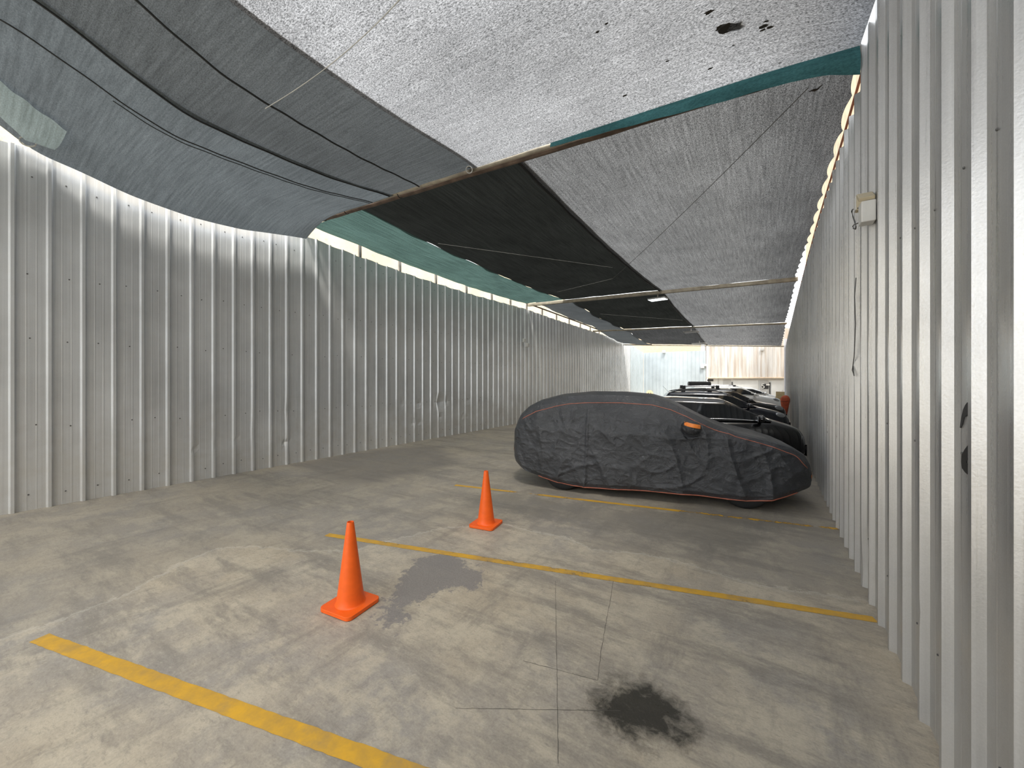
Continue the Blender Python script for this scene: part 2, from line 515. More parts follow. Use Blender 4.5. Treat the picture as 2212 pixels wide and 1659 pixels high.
# ------------------------------------------------------------------ floor
def seg_sd(P, poly, closed):
    """signed distance of points to a polyline / polygon (negative inside or on the left)"""
    d = np.full(len(P), 1e9)
    sgn = np.ones(len(P))
    inside = np.zeros(len(P), bool)
    n = len(poly)
    for i in range(n if closed else n - 1):
        a, b = np.array(poly[i]), np.array(poly[(i + 1) % n])
        ab = b - a
        t = np.clip(((P - a) @ ab) / (ab @ ab), 0, 1)
        q = P - (a + t[:, None] * ab)
        dd = np.hypot(q[:, 0], q[:, 1])
        cr = ab[0] * (P[:, 1] - a[1]) - ab[1] * (P[:, 0] - a[0])
        m = dd < d
        d[m] = dd[m]
        sgn[m] = np.where(cr[m] > 0, 1, -1)
        if closed:
            c = ((a[1] > P[:, 1]) != (b[1] > P[:, 1]))
            with np.errstate(divide='ignore', invalid='ignore'):
                xx = (b[0] - a[0]) * (P[:, 1] - a[1]) / (b[1] - a[1]) + a[0]
            inside ^= c & (P[:, 0] < xx)
    if closed: return np.where(inside, -d, d)
    return d * sgn

def W2(pts):
    return [tuple(fl(*p))[:2] for p in pts]

def make_floor():
    xs = np.concatenate([np.arange(-9.4, 1.6, 0.07), [4.0]])
    ys = np.concatenate([[-14.0, -4.0], np.arange(-0.5, 14.0, 0.07), np.arange(14, 46, 1.0)])
    X, Y = np.meshgrid(xs, ys)
    P = np.stack([X.ravel(), Y.ravel()], 1)
    nx, ny = len(xs), len(ys)
    idx = np.arange(nx * ny).reshape(ny, nx)
    fs = np.stack([idx[:-1, :-1], idx[:-1, 1:], idx[1:, 1:], idx[1:, :-1]], -1).reshape(-1, 4)
    me = bpy.data.meshes.new('floor')
    me.from_pydata(np.column_stack([P, np.zeros(len(P))]).tolist(), [], fs.tolist())
    A = {
        'pour': seg_sd(P, W2([(-300, 1460), (0, 1380), (100, 1350), (280, 1280), (400, 1212), (470, 1184), (560, 1180), (640, 1190),
                              (760, 1190), (850, 1166), (960, 1140), (1090, 1132), (1160, 1150), (1220, 1160), (1280, 1188),
                              (1390, 1196), (1500, 1222), (1620, 1262), (1880, 1300)]), False),
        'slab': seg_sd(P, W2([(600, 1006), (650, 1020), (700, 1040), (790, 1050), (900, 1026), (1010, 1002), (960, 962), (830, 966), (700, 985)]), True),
        'patch': seg_sd(P, W2([(905, 1205), (985, 1200), (1035, 1235), (1030, 1268), (960, 1270), (930, 1290), (885, 1312), (872, 1345),
                               (838, 1362), (815, 1330), (850, 1280), (872, 1240)]), True),
        'oil': seg_sd(P, W2([(1325, 1478), (1380, 1476), (1440, 1518), (1472, 1560), (1455, 1598), (1400, 1598), (1345, 1575), (1300, 1535), (1302, 1500)]), True),
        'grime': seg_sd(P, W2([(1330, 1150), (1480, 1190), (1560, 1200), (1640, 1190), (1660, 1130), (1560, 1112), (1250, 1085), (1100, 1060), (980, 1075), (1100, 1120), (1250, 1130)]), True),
    }
    for k, v in A.items():
        at = me.attributes.new(k, 'FLOAT', 'POINT')
        at.data.foreach_set('value', v.astype(np.float32))
    me.materials.append(M['concrete'])
    o = bpy.data.objects.new('floor', me)
    C.objects.link(o)
    tag(o, 'stained grey brown concrete yard floor', 'floor', kind='structure')
    M['crack'] = simple('crack_dirt', (0.11, 0.10, 0.085), 0.9)
    cr = [[(1200, 1255), (1201, 1340), (1203, 1440), (1204, 1540), (1206, 1650)],
          [(1326, 1250), (1318, 1300), (1308, 1350), (1298, 1410), (1291, 1470)],
          [(1130, 1428), (1200, 1446), (1290, 1470)],
          [(985, 1530), (1120, 1532), (1240, 1534), (1340, 1536)]]
    for line in cr:
        p = [fl(*q) for q in line]
        pts = []
        for a, b in zip(p[:-1], p[1:]):
            for k in range(10):
                q = a.lerp(b, k / 10)
                pts.append(q + Vector((rnd.uniform(-.002, .002), rnd.uniform(-.002, .002), 0)))
        pts.append(p[-1])
        mb = MB()
        rows = []
        for i, q in enumerate(pts):
            t = (pts[min(i + 1, len(pts) - 1)] - pts[max(i - 1, 0)]).normalized()
            s = Vector((-t.y, t.x, 0)) * (0.0009 + 0.0010 * rnd.random())
            rows.append([q + s + Vector((0, 0, .0012)), q - s + Vector((0, 0, .0012))])
        mb.grid(rows)
        mb.build('crack', M['crack'], o, fix=False)
make_floor()

def parking_line(a, b, w, wear, label):
    a, b = fl(*a), fl(*b)
    d = (b - a).normalized()
    s = Vector((-d.y, d.x, 0)) * (w / 2)
    n = max(8, int((b - a).length / 0.04))
    rows, wr = [], []
    for i in range(n + 1):
        q = a.lerp(b, i / n)
        jl, jr = rnd.uniform(-.003, .003), rnd.uniform(-.003, .003)
        rows.append([q + s * (1 + jl / w * 2) + Vector((0, 0, .002)), q + Vector((0, 0, .0028)), q - s * (1 + jr / w * 2) + Vector((0, 0, .002))])
        f = i / n
        v = np.interp(f, *zip(*wear)) if wear else 0
        wr += [v + .16, v, v + .16]
    o = MB().grid(rows).build('parking_line', M['line'], fix=False)
    at = o.data.attributes.new('wear', 'FLOAT', 'POINT')
    at.data.foreach_set('value', np.array(wr, np.float32))
    return tag(o, label, 'floor line', 'yellow parking bay lines')

parking_line((85, 1378), (1010, 1715), 0.098, [(0, -.12), (1, -.02)], 'broad yellow bay line nearest the camera, in front of both cones')
parking_line((706, 1155), (1891, 1339), 0.085, [(0, -.1), (.25, .12), (.5, .12), (.55, .22), (.7, .1), (1, .08)], 'worn yellow bay line passing behind the nearer orange cone')
parking_line((983, 1048), (1810, 1143), 0.08, [(0, 0), (.18, .1), (.22, .6), (.27, .6), (.30, .12), (.62, .15), (.7, .5), (1, .4)], 'patchy yellow bay line along the side of the covered car')

# ------------------------------------------------------------------ corrugated walls
def rib_profile(y0, y1, phase, pitch=0.3325, h=0.036):
    """list of (y, height above the pan)"""
    out = []
    k = math.floor((y0 - phase) / pitch) - 1
    while True:
        c = phase + k * pitch
        if c > y1 + pitch: break
        for dy, hh in ((-.036, 0), (-.0345, .0), (-.016, h), (.016, h), (.0345, 0), (.036, 0),
                       (.112, 0), (.118, .0014), (.126, .0014), (.132, 0), (.205, 0), (.211, .0014), (.219, .0014), (.225, 0)):
            out.append((c + dy, hh))
        k += 1
    return [p for p in out if y0 <= p[0] <= y1]

def corrugated(name, prof, zs_fn, place, mat, dents=(), nz=26, **k):
    """prof: (s, height); zs_fn(s)->(z0,z1); place(s, height, z)->world point; dents: (s, z, rs, rz, amount)"""
    rows = []
    for s, h in prof:
        z0, z1 = zs_fn(s)
        row = []
        for i in range(nz + 1):
            z = z0 + (z1 - z0) * i / nz
            hh = h
            ss = s
            for (ds, dz, rs, rz, am) in dents:
                a = abs(s - ds) / rs
                b = abs(z - dz) / rz
                if a < 1 and b < 1:
                    wgt = (1 - a * a) ** 1.5 * (1 - b) ** 1.2
                    hh -= am * wgt
                    ss += am * 0.25 * wgt * (1 if s > ds else -1)
            row.append(place(ss, hh, z))
        rows.append(row)
    return MB().grid(rows).build(name, mat, fix=False, **k)

XL = -8.70
left_top = lambda y: np.interp(y, [-14, 0.55, 1.1, 4.5, 6, 8, 10.6, 14.3, 17, 24, 30, 34], [5.15, 5.12, 5.12, 5.13, 5.02, 4.92, 4.88, 4.93, 4.85, 4.75, 4.62, 4.16])
pl = rib_profile(-6.0, 30.2, 1.985)
dl = []
for (px, py, rs, rz, am) in [(950, 868, .28, .32, .09), (905, 872, .12, .16, .05), (965, 866, .10, .2, .07), (1012, 866, .1, .14, .05), (868, 872, .08, .2, .04),
                             (1000, 898, .09, .14, .05), (950, 902, .09, .14, .05), (892, 912, .08, .12, .045), (908, 911, .08, .1, .04), (1008, 899, .08, .1, .035),
                             (617, 955, .08, .12, .04), (420, 970, .07, .08, .02), (468, 960, .07, .08, .02), (510, 952, .07, .08, .02), (560, 930, .3, .45, .02), (625, 885, .2, .3, .02),
                             (1035, 870, .08, .1, .035), (1073, 880, .08, .1, .03)]:
    q = hit(px, py, 0, XL)
    dl.append((q.y, q.z, rs, rz, am))
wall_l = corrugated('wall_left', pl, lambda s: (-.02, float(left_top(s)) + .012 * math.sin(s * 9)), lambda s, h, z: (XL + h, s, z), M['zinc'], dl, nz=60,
                    label='long left wall of ribbed galvanised sheets', cat='wall', kind='structure')
# screw rows on the pans of the left wall
mb = MB()
for zrow in (4.72, 3.35, 2.42, 1.18, .22):
    for k in range(-4, 78):
        y = 1.985 + .3325 * k + .166 + rnd.uniform(-.05, .05)
        if rnd.random() < .12 or y > 29: continue
        z = min(zrow, float(left_top(y)) - .25) + rnd.uniform(-.03, .03)
        mb.lathe([(0, .006), (.008, .006), (.010, .002), (.010, -.004)], 6, Matrix.Translation((XL + .001, y, z)) @ Matrix.Rotation(R(90), 4, 'Y'))
mb.build('screw', M['screw'], wall_l, kind='stuff')

xr = lambda y: 0.663 + 0.0143 * y
right_top = lambda y: np.interp(y, [-14, 3, 4.6, 4.66, 6, 9, 12, 17, 24, 28], [5.25, 5.2, 5.12, 4.60, 4.58, 4.62, 4.55, 4.35, 4.0, 3.75])
pr = rib_profile(-6.0, 27.2, 2.315, 0.3268, 0.036)
dr = []
for (px, py, rs, rz, am) in [(1872, 1165, .10, .18, .05), (1852, 1135, .10, .2, .05), (1868, 1015, .09, .16, .04), (1851, 990, .08, .16, .03), (1995, 1325, .05, .1, .012), (1797, 1045, .08, .1, .02), (1865, 1240, .12, .4, .03)]:
    q = hit(px, py, 0, .73)
    dr.append((q.y, q.z, rs, rz, am))
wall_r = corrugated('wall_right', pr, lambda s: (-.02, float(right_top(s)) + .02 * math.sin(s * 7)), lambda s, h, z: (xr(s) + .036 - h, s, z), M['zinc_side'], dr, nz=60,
                    label='right wall of ribbed galvanised sheets beside the camera', cat='wall', kind='structure')
mb = MB()
for zrow in (4.1, 2.75, 1.5, .45):
    for k in range(-6, 60):
        y = 2.315 + .3268 * k - .13 + rnd.uniform(-.03, .03)
        if rnd.random() < .2: continue
        mb.lathe([(0, .004), (.005, .004), (.006, .002), (.006, -.004)], 6, Matrix.Translation((xr(y) + .035, y, min(zrow, float(right_top(y)) - .2) + rnd.uniform(-.04, .04))) @ Matrix.Rotation(R(-90), 4, 'Y'))
mb.build('screw', M['screw'], wall_r, kind='stuff')

# black numeral stencilled over the right wall; only the strokes on the pans were left
zoom = lambda q: (1960 + q[0] / 4.88, 760 + q[1] / 4.88)
pieces = [[(634, 532), (649, 545), (650, 684), (628, 672), (604, 690), (585, 760), (568, 803), (556, 800), (570, 700), (590, 610), (612, 562)],
          [(655, 952), (657, 1100), (634, 1135), (626, 1165), (640, 1190), (658, 1203), (660, 1311), (612, 1272), (578, 1226), (570, 1160), (574, 1090), (606, 1030), (640, 985)]]
num = empty('painted_numeral', (xr(2.45) + .05, 2.45, 1.5), label='black stencilled remains of the numeral 2 on the right wall', cat='painted mark')
for pc in pieces:
    P = [hit(*zoom(q), 0, xr(2.45) + .0345) for q in pc]
    mb = MB().prism([p - num.location for p in P], (-.0012, 0, 0))
    mb.build('stroke', M['black_paint'], num)

# far end of the yard: pale fence, return, white building
FY = 34.0
pf = rib_profile(-8.7, -3.85, -8.5, .30, .03)
corrugated('wall_back', pf, lambda s: (-.02, 4.16), lambda s, h, z: (s, FY - h, z), M['zinc_far'], nz=4, label='pale blue ribbed fence closing the far end', cat='wall', kind='structure')
pf = rib_profile(30.0, FY, 30.2, .3325, .03)
corrugated('wall_side', pf, lambda s: (-.02, float(np.interp(s, [30, 34], [4.62, 4.16]))), lambda s, h, z: (XL + h, s, z), M['zinc_far'], nz=4, label='short pale run of fence in the far left corner', cat='wall', kind='structure')
bx0, bx1, by = -3.75, 1.75, 34.3
MB().box(((bx0 + bx1) / 2, by + .2, .97), (bx1 - bx0, .4, 1.98)).build('wall_front', M['white_wall'], label='low white front of the building at the far end', cat='wall', kind='structure')
cor = rib_profile(bx0, bx1, bx0, .24, .02)
corrugated('wall_upper', cor, lambda s: (2.02, 5.6), lambda s, h, z: (s, by - .05 - h, z), M['stained'], nz=4, label='rust streaked white cladding above the far building front', cat='wall', kind='structure')
MB().box(((bx0 + bx1) / 2 - .05, by - .12, 1.99), (bx1 - bx0 + .3, .3, .09)).build('trim_1', M['timber'], bevel=.01, kind='structure')
def farbox(name, px0, py0, px1, py1, mat, dpt=.05, Y=by, kind=None, label=None, cat=None, parent=None):
    a, b = hit(px0, py0, 1, Y), hit(px1, py1, 1, Y)
    return MB().box(((a.x + b.x) / 2, Y - dpt / 2, (a.z + b.z) / 2), (abs(b.x - a.x), dpt, abs(b.z - a.z))).build(name, mat, parent, bevel=.004, kind=kind, label=label, cat=cat)
def far_door(name, x0, x1, mat):
    a, b = hit(x0, 822, 1, by), hit(x1, 822, 1, by)
    d = MB().box(((a.x + b.x) / 2, by - .03, .91), (b.x - a.x, .06, 1.80)).build(name, mat, bevel=.01, kind='structure')
    MB().box((b.x - .08, by - .075, 1.0), (.03, .04, .14)).build('door_handle', M['chrome'], d)
    return d
far_door('door_1', 1584, 1638, M['panel_white'])
far_door('door_2', 1666, 1693, M['panel_white'])
far_door('door_3', 1562, 1578, M['panel_grey'])
far_door('door_4', 1641, 1659.5, M['panel_grey'])
farbox('trim_2', 1580.5, 825, 1582.6, 850, M['dark_gap'], .05, kind='structure')
farbox('trim_3', 1661.5, 826, 1664.2, 856, M['dark_gap'], .05, kind='structure')
farbox('vent_grille', 1527.5, 819.6, 1541, 823.4, M['dark_gap'], .06, label='dark vent slot under the ledge of the far white building', cat='vent')
mb = MB()
a = hit(1551.5, 822, 1, by)
mb.tube([(a.x, by - .03, .02), (a.x, by - .03, 1.94)], .02)
mb.build('conduit_pipe', M['panel_grey'], label='thin grey conduit up the far white building front', cat='pipe')
# sign with numeral
a, b = hit(1645.5, 829, 1, by - .06), hit(1660, 840, 1, by - .06)
sg = empty('door_sign', ((a.x + b.x) / 2, by - .075, (a.z + b.z) / 2), label='black sign plate with white 5 on the far building', cat='sign')
MB().box((0, 0, 0), (abs(b.x - a.x), .02, abs(b.z - a.z))).build('plate', M['sign_black'], sg)
tx = bpy.data.curves.new('numeral', 'FONT')
tx.body = '5'
tx.size = .52
tx.extrude = .004
tx.align_x, tx.align_y = 'CENTER', 'CENTER'
tx.materials.append(M['white_plastic'])
tmp = bpy.data.objects.new('text_source', tx)
to = bpy.data.objects.new('numeral', bpy.data.meshes.new_from_object(tmp))
bpy.data.objects.remove(tmp)
C.objects.link(to)
to.parent = sg
to.location = (-.13, -.014, 0)
to.rotation_euler = (R(90), 0, 0)
MB().box((.17, -.012, .12), (.22, .006, .10)).build('white_strip', M['white_plastic'], sg)
farbox('lamp_box', 1642.5, 753.5, 1650, 757.5, M['panel_grey'], .12, by - .08, label='small grey lamp box high on the streaked cladding', cat='lamp')
MB().box((xr(27.4) + .02, 27.4, 2.1), (.16, .5, 4.2)).build('trim_4', M['pale_column'], bevel=.01, kind='structure')
# things on the pale fence
q = hit(1403.5, 850, 1, FY - .04)
sg2 = empty('warning_sign', (q.x, FY - .045, q.z), label='small round yellow sign on the pale blue fence', cat='sign')
MB().lathe([(0, 0), (.27, 0), (.29, .008), (.29, .016), (0, .016)], 28, Matrix.Rotation(R(90), 4, 'X')).build('plate', M['yellow_sign'], sg2)
for s in (-.08, .08): MB().box((s, -.02, 0), (.05, .006, .16)).build('mark', M['steel_rust'], sg2)
def camera_box(px, py, Y, lab, s=.16, ax=1, out=(0, -1, 0)):
    q = hit(px, py, ax, Y)
    o = empty('junction_box', q, label=lab, cat='electric box', group='small white boxes on the walls')
    n = Vector(out)
    d = [s, s, s]
    i = 0 if abs(n.x) > .5 else 1
    d[i] = s * .6
    MB().box(n * (s * .3), d).build('case', M['white_plastic'], o, bevel=.012)
    d2 = [s * .8] * 3
    d2[i] = .015
    MB().box(n * (s * .6 + .007), d2).build('lid', M['white_plastic'], o, bevel=.004)
    return o
camera_box(1517.5, 792, FY - .03, 'larger white box at the right end of the pale fence', .26)
camera_box(1524, 789, FY - .03, 'smaller upper white box at the right end of the pale fence', .17)
camera_box(1434.5, 759.5, FY - .06, 'white box on the top edge of the pale fence', .24)
camera_box(1130, 735.5, XL + .036, 'upper white box of the pair on the left wall', .15, 0, (1, 0, 0))
camera_box(1136.5, 745.5, XL + .036, 'lower white box of the pair on the left wall', .17, 0, (1, 0, 0))
q = hit(1524, 757, 1, FY)
MB().box((q.x, FY + .06, 2.5), (.12, .1, 5.2)).build('fence_post', M['post'], label='dark post rising above the right end of the pale fence', cat='post')
# neighbours beyond the walls
MB().box((-11.4, 14, 3.6), (.5, 50, 7.2)).build('wall_neighbour_left', M['cream'], label='cream rendered wall standing beyond the left fence', cat='wall', kind='structure')
M['cream_dim'] = simple('terracotta_render', (0.50, 0.39, 0.245), 0.85, 0, 0.35, 3)
MB().box((2.5, 51, 3.0), (.5, 40, 6.0)).build('wall_neighbour_far', M['cream_dim'], label='lower sandy wall beyond the far end of the right fence', cat='wall', kind='structure')
MB().box((2.5, 8, 6.0), (.5, 46, 12.0)).build('wall_neighbour_right', M['cream_dim'], label='tall sandy wall standing beyond the right fence', cat='wall', kind='structure')
MB().box((-9.2, 41, 3.2), (8.2, .5, 6.4)).build('wall_neighbour_back', M['brick'], label='beige brick wall beyond the pale fence', cat='wall', kind='structure')

# ------------------------------------------------------------------ roof frame
def pipe_between(mb, a, b, r, n=10, wob=.0, seg=10):
    a, b = Vector(a), Vector(b)
    mb.tube([a.lerp(b, i / n) + Vector((0, rnd.uniform(-wob, wob), rnd.uniform(-wob, wob))) for i in range(n + 1)], r, seg)
yb = [4.75, 14.4, 22.0, 28.0]
zl = [5.36, 5.14, 4.78, 4.42]
zr_ = [5.0, 4.93, 4.50, 3.85]
railz = lambda y: np.interp(y, [4.75, 14.4, 20, 24, 28.2], [5.41, 5.20, 5.07, 4.95, 4.72])
roofL = lambda y: np.interp(y, yb, zl)
roofR = lambda y: np.interp(y, yb, zr_)
o = empty('roof_beam', (-4, 4.75, 0), label='rust brown twin pipe beam nearest the camera', cat='beam', group='beams carrying the shade cloth')
mb = MB(); pipe_between(mb, (-8.66 + 4, 0, 5.37), (.72 + 4, 0, 4.86), .042, 24, .006); mb.build('lower_pipe', M['steel_rust'], o, smooth=True)
mb = MB(); pipe_between(mb, (-8.66 + 4, -.095, 5.375), (.72 + 4, -.085, 4.865), .034, 24, .006); mb.build('upper_pipe', M['steel_pale'], o, smooth=True)
for xx in (-3.9, -3.1, -1.5):
    mb = MB(); z = 5.37 - (xx + 4.66) * .0544
    mb.tube([(xx, .06 * math.cos(a) - .055, z + .07 * math.sin(a) + .004) for a in [2 * math.pi * i / 12 for i in range(12)]], .008, 6, closed=True)
    mb.build('tie', M['rope'], o)
o = empty('roof_beam', (-4, 14.4, 0), label='pale timber beam second from the camera across the yard', cat='beam', group='beams carrying the shade cloth')
MB().add(*(lambda a, b: ([(a[0], -.05, a[1] - .12), (b[0], -.05, b[1] - .12), (b[0], -.05, b[1]), (a[0], -.05, a[1]), (a[0], .05, a[1] - .12), (b[0], .05, b[1] - .12), (b[0], .05, b[1]), (a[0], .05, a[1])],
         [(0, 1, 2, 3), (5, 4, 7, 6), (0, 4, 5, 1), (3, 2, 6, 7), (0, 3, 7, 4), (1, 5, 6, 2)]))((-4.6, 5.16), (4.86, 4.94))).build('timber', M['steel_pale'], o, bevel=.008)
o = empty('roof_beam', (-4, 22, 0), label='far thin beam across the yard, third from the camera', cat='beam', group='beams carrying the shade cloth')
mb = MB(); pipe_between(mb, (-4.6, 0, 4.76), (4.9, 0, 4.47), .045, 16, .004); mb.build('pipe', M['steel_pale'], o, smooth=True)
o = empty('roof_beam', (-4, 28, 0), label='beam along the far edge of the shade cloth', cat='beam', group='beams carrying the shade cloth')
mb = MB(); pipe_between(mb, (-4.6, 0, 4.40), (5.0, 0, 3.83), .04, 16, .004); mb.build('pipe', M['steel_pale'], o, smooth=True)
# open pipe stub on the near beam
p = Vector((-3.74, 4.52, 5.035))
mt = Matrix.Translation(p) @ Vector((0.56, -0.68, -0.48)).to_track_quat('Z', 'Y').to_matrix().to_4x4()
MB().lathe([(.040, -.12), (.054, -.12), (.054, .05), (.050, .055), (.040, .05)], 20, mt, closed=True).build('pipe_stub', M['cord'], smooth=True, sharp=40,
    label='short open white pipe end tied to the rusty beam', cat='pipe')
# rail and short posts over the left wall
o = empty('eave_rail', (XL, 5, 0), label='brown eave rail on posts above the left wall', cat='rail')
mb = MB(); pts = [(0.02, y - 5, float(railz(y))) for y in np.arange(4.9, 28.1, .5)]
mb.tube(pts, .035, 8); mb.build('rail', M['steel_rust'], o, smooth=True)
py_ = [6.15, 7.45, 8.9, 10.4, 11.9, 13.2, 14.5, 15.9, 17.4, 18.9, 20.4, 21.9, 23.4, 24.9, 26.4]
for y in py_:
    z0, z1 = float(left_top(y)) - .5, float(railz(y)) - .01
    MB().box((-.03, y - 5, (z0 + z1) / 2), (.05, .07, z1 - z0)).build('post', M['post'], o)
# rail along the right wall top
o = empty('eave_rail', (.75, 6, 0), label='red oxide rail along the top of the right wall', cat='rail')
mb = MB(); mb.tube([(xr(y) - .75 + .03, y - 6, float(right_top(y)) + .10) for y in np.arange(4.75, 27, .5)], .012, 8); mb.build('rail', M['post_red'], o, smooth=True)
mb = MB(); mb.tube([(xr(y) - .75 + .30, y - 6, float(right_top(y)) + .28) for y in np.arange(4.75, 27, .5)], .016, 8); mb.build('outer_rail', M['post_red'], o, smooth=True)
for y in np.arange(4.9, 27, 1.35):
    mb = MB(); mb.tube([(xr(y) - .75 + .03, y - 6, float(right_top(y)) + .10), (xr(y) - .75 + .30, y - 6, float(right_top(y)) + .28)], .008, 6); mb.build('bracket', M['post_red'], o)

# ------------------------------------------------------------------ shade cloth
def roof_z(x, y):
    f = min(1, max(0, (x + 8.68) / 9.45))
    z = float(roofL(y)) * (1 - f) + float(roofR(y)) * f
    for a, b, s in ((4.75, 14.4, .14), (14.4, 22, .10), (22, 28, .08)):
        if a <= y <= b:
            q = (y - a) / (b - a)
            z -= s * 4 * q * (1 - q)
    return z

def near_z(x, y):
    f = (x + 8.68) / 9.45
    b = 5.12 + .02 * f
    q = (4.75 - y) / 5.5
    if 0 < q < 1: b -= .16 * math.sin(math.pi * q) ** 1.0
    s = 1 - min(1, max(0, (x + 5.3) / 2.2))
    s = s * s * (3 - 2 * s)
    r = min(1, max(0, (1.9 - y) / 1.7))
    r = r * r * (3 - 2 * r)
    b += .42 * s * r
    # meets the beam at the far edge
    e = min(1, max(0, (y - 3.2) / 1.5))
    b += (5.34 - .0515 * (x + 8.66) - b + .01) * e * e
    rx = min(1, max(0, (x + .5) / 1.25))
    b -= .36 * rx * rx * (1 - e * e)
    lx = min(1, max(0, (-7.2 - x) / 1.3))
    b -= .22 * lx * lx * min(1, max(.0, (y - .6) / 2))
    return b

def cloth(name, fz, x0, x1, y0, y1, mat, nx, ny, lift=0.0, edge=None, wr=.01, **k):
    rows = []
    for j in range(ny + 1):
        row = []
        for i in range(nx + 1):
            x = x0 + (x1 - x0) * i / nx
            y = y0 + (y1 - y0) * j / ny
            if edge: x, y = edge(x, y, i / nx, j / ny)
            z = fz(x, y) + lift + wr * (mnoise.noise(Vector((x * .9, y * .9, 3.1))) + .5 * mnoise.noise(Vector((x * 2.3, y * 2.3, 7.7))))
            row.append((x, y, z))
        rows.append(row)
    return MB().grid(rows).build(name, mat, smooth=True, fix=False, **k)

def jag(amp, fr, side):
    def fn(x, y, u, v):
        if side == 'l': w = max(0, 1 - u * 8)
        elif side == 'r': w = max(0, 1 - (1 - u) * 8)
        else: w = max(0, 1 - u * 8) + max(0, 1 - (1 - u) * 8)
        return x + amp * w * (mnoise.noise(Vector((y * fr, 1.7, x))) + .5 * math.sin(y * fr * 2.3)), y
    return fn
def scal(x, y, u, v):
    w = max(0, 1 - (1 - u) * 14)
    return x - .05 * w * abs(math.sin(math.pi * y / .62)) ** .6, y
G = 'shade cloth sheets of the roof'
cloth('shade_cloth', near_z, -3.72, .75, -3.6, 4.62, M['net_light'], 60, 110, 0, edge=lambda x, y, u, v: (min(x, xr(y) - .004), y), wr=.012, label='bright speckled grey shade cloth overhead nearest the right wall', cat='shade cloth', group=G)
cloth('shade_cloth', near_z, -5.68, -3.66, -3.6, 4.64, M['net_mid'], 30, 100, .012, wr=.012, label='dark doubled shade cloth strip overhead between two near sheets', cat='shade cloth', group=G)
def left_edge(x, y, u, v):
    w = max(0, 1 - u * 3)
    # corner tied to the wall at y = 0.8
    return x - .10 * w * math.exp(-((y - .82) / .35) ** 2), y
def left_z(x, y):
    z = near_z(x, y)
    if x < -7.6:
        w = min(1, (-7.6 - x) / .9) ** 2
        z += w * (-.16 * math.exp(-((y - .82) / .5) ** 2) + .05 * max(0, min(1, (.5 - y) / 1)))
        if y > 3.6: z -= .12 * w * ((y - 3.6) / 1.1) ** 2
    return z
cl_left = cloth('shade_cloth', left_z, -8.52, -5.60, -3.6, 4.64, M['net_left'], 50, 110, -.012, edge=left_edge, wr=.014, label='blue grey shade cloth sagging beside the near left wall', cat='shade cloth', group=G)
cloth('shade_cloth', roof_z, -3.12, .82, 4.80, 14.36, M['net_light2'], 80, 150, .015, edge=scal, wr=.02, label='grey shade cloth beyond the rusty beam along the right wall', cat='shade cloth', group=G)
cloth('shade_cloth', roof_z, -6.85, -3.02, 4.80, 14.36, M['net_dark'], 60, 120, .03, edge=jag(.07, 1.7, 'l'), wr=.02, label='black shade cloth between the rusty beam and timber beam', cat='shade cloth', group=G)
cloth('shade_cloth', lambda x, y: roof_z(x, y) + .02, -8.66, -6.80, 4.84, 14.30, M['net_green'], 30, 120, 0, edge=jag(.03, 2.0, 'l'), wr=.03, label='green shade cloth strip above the left wall', cat='shade cloth', group=G)
M['net_opened'] = net_mat('shade_cloth_opened', (0.055, 0.056, 0.0575), (0.07, 0.07, 0.072), 1.0, 0.8, 110, 'y', 0.28)  # last-bay knit opened up so more daylight reaches the white cars
M['net_opened_dark'] = net_mat('shade_cloth_opened_black', (0.014, 0.0145, 0.015), (0.022, 0.023, 0.022), 1.0, 0.3, 110, 'y', 0.3)  # black last-bay knit, likewise opened to let extra light in
cloth('shade_cloth', roof_z, -3.10, .86, 14.44, 21.96, M['net_light2'], 60, 90, .02, edge=scal, wr=.02, label='grey shade cloth over the dark SUVs, right of the timber beam', cat='shade cloth', group=G)
cloth('shade_cloth', roof_z, -3.10, .90, 22.04, 27.95, M['net_opened'], 60, 70, .02, edge=scal, wr=.02, label='grey shade cloth in the last bay over the white cars', cat='shade cloth', group=G)
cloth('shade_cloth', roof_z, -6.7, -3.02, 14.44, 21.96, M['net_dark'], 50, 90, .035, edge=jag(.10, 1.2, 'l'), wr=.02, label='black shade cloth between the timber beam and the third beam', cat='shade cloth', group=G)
cloth('shade_cloth', roof_z, -6.7, -3.02, 22.04, 27.9, M['net_opened_dark'], 50, 70, .035, edge=jag(.10, 1.2, 'l'), wr=.02, label='black shade cloth in the last bay before the pale fence', cat='shade cloth', group=G)
def far_left_edge(x, y, u, v):
    return jag(.10, 1.5, 'r')(x, y, u, v)
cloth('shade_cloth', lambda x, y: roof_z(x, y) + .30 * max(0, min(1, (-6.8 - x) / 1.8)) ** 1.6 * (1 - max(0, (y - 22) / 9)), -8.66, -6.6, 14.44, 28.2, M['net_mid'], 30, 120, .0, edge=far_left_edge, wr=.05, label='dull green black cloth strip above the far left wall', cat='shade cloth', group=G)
# drooping teal hem along the far edge of the near bright sheet
rows = []
for i in range(61):
    f = i / 60
    x = -2.4 + 3.122 * f
    zt = near_z(x, 4.62) + .01
    zb = min(zt - .01, float(np.interp(x, [-2.4, -1.1, -.4, .2, .5, .75], [4.965, 4.84, 4.77, 4.73, 4.67, 4.57])))
    row = []
    for j in range(9):
        g = j / 8
        row.append((x, 4.615 - .03 * g - .04 * f * math.sin(g * 3.1) + .006 * math.sin(f * 40) * g, zt + (zb - zt) * g))
    rows.append(row)
MB().grid(rows).build('cloth_hem', M['net_teal'], smooth=True, fix=False, label='teal hem of cloth drooping beside the right wall', cat='shade cloth')
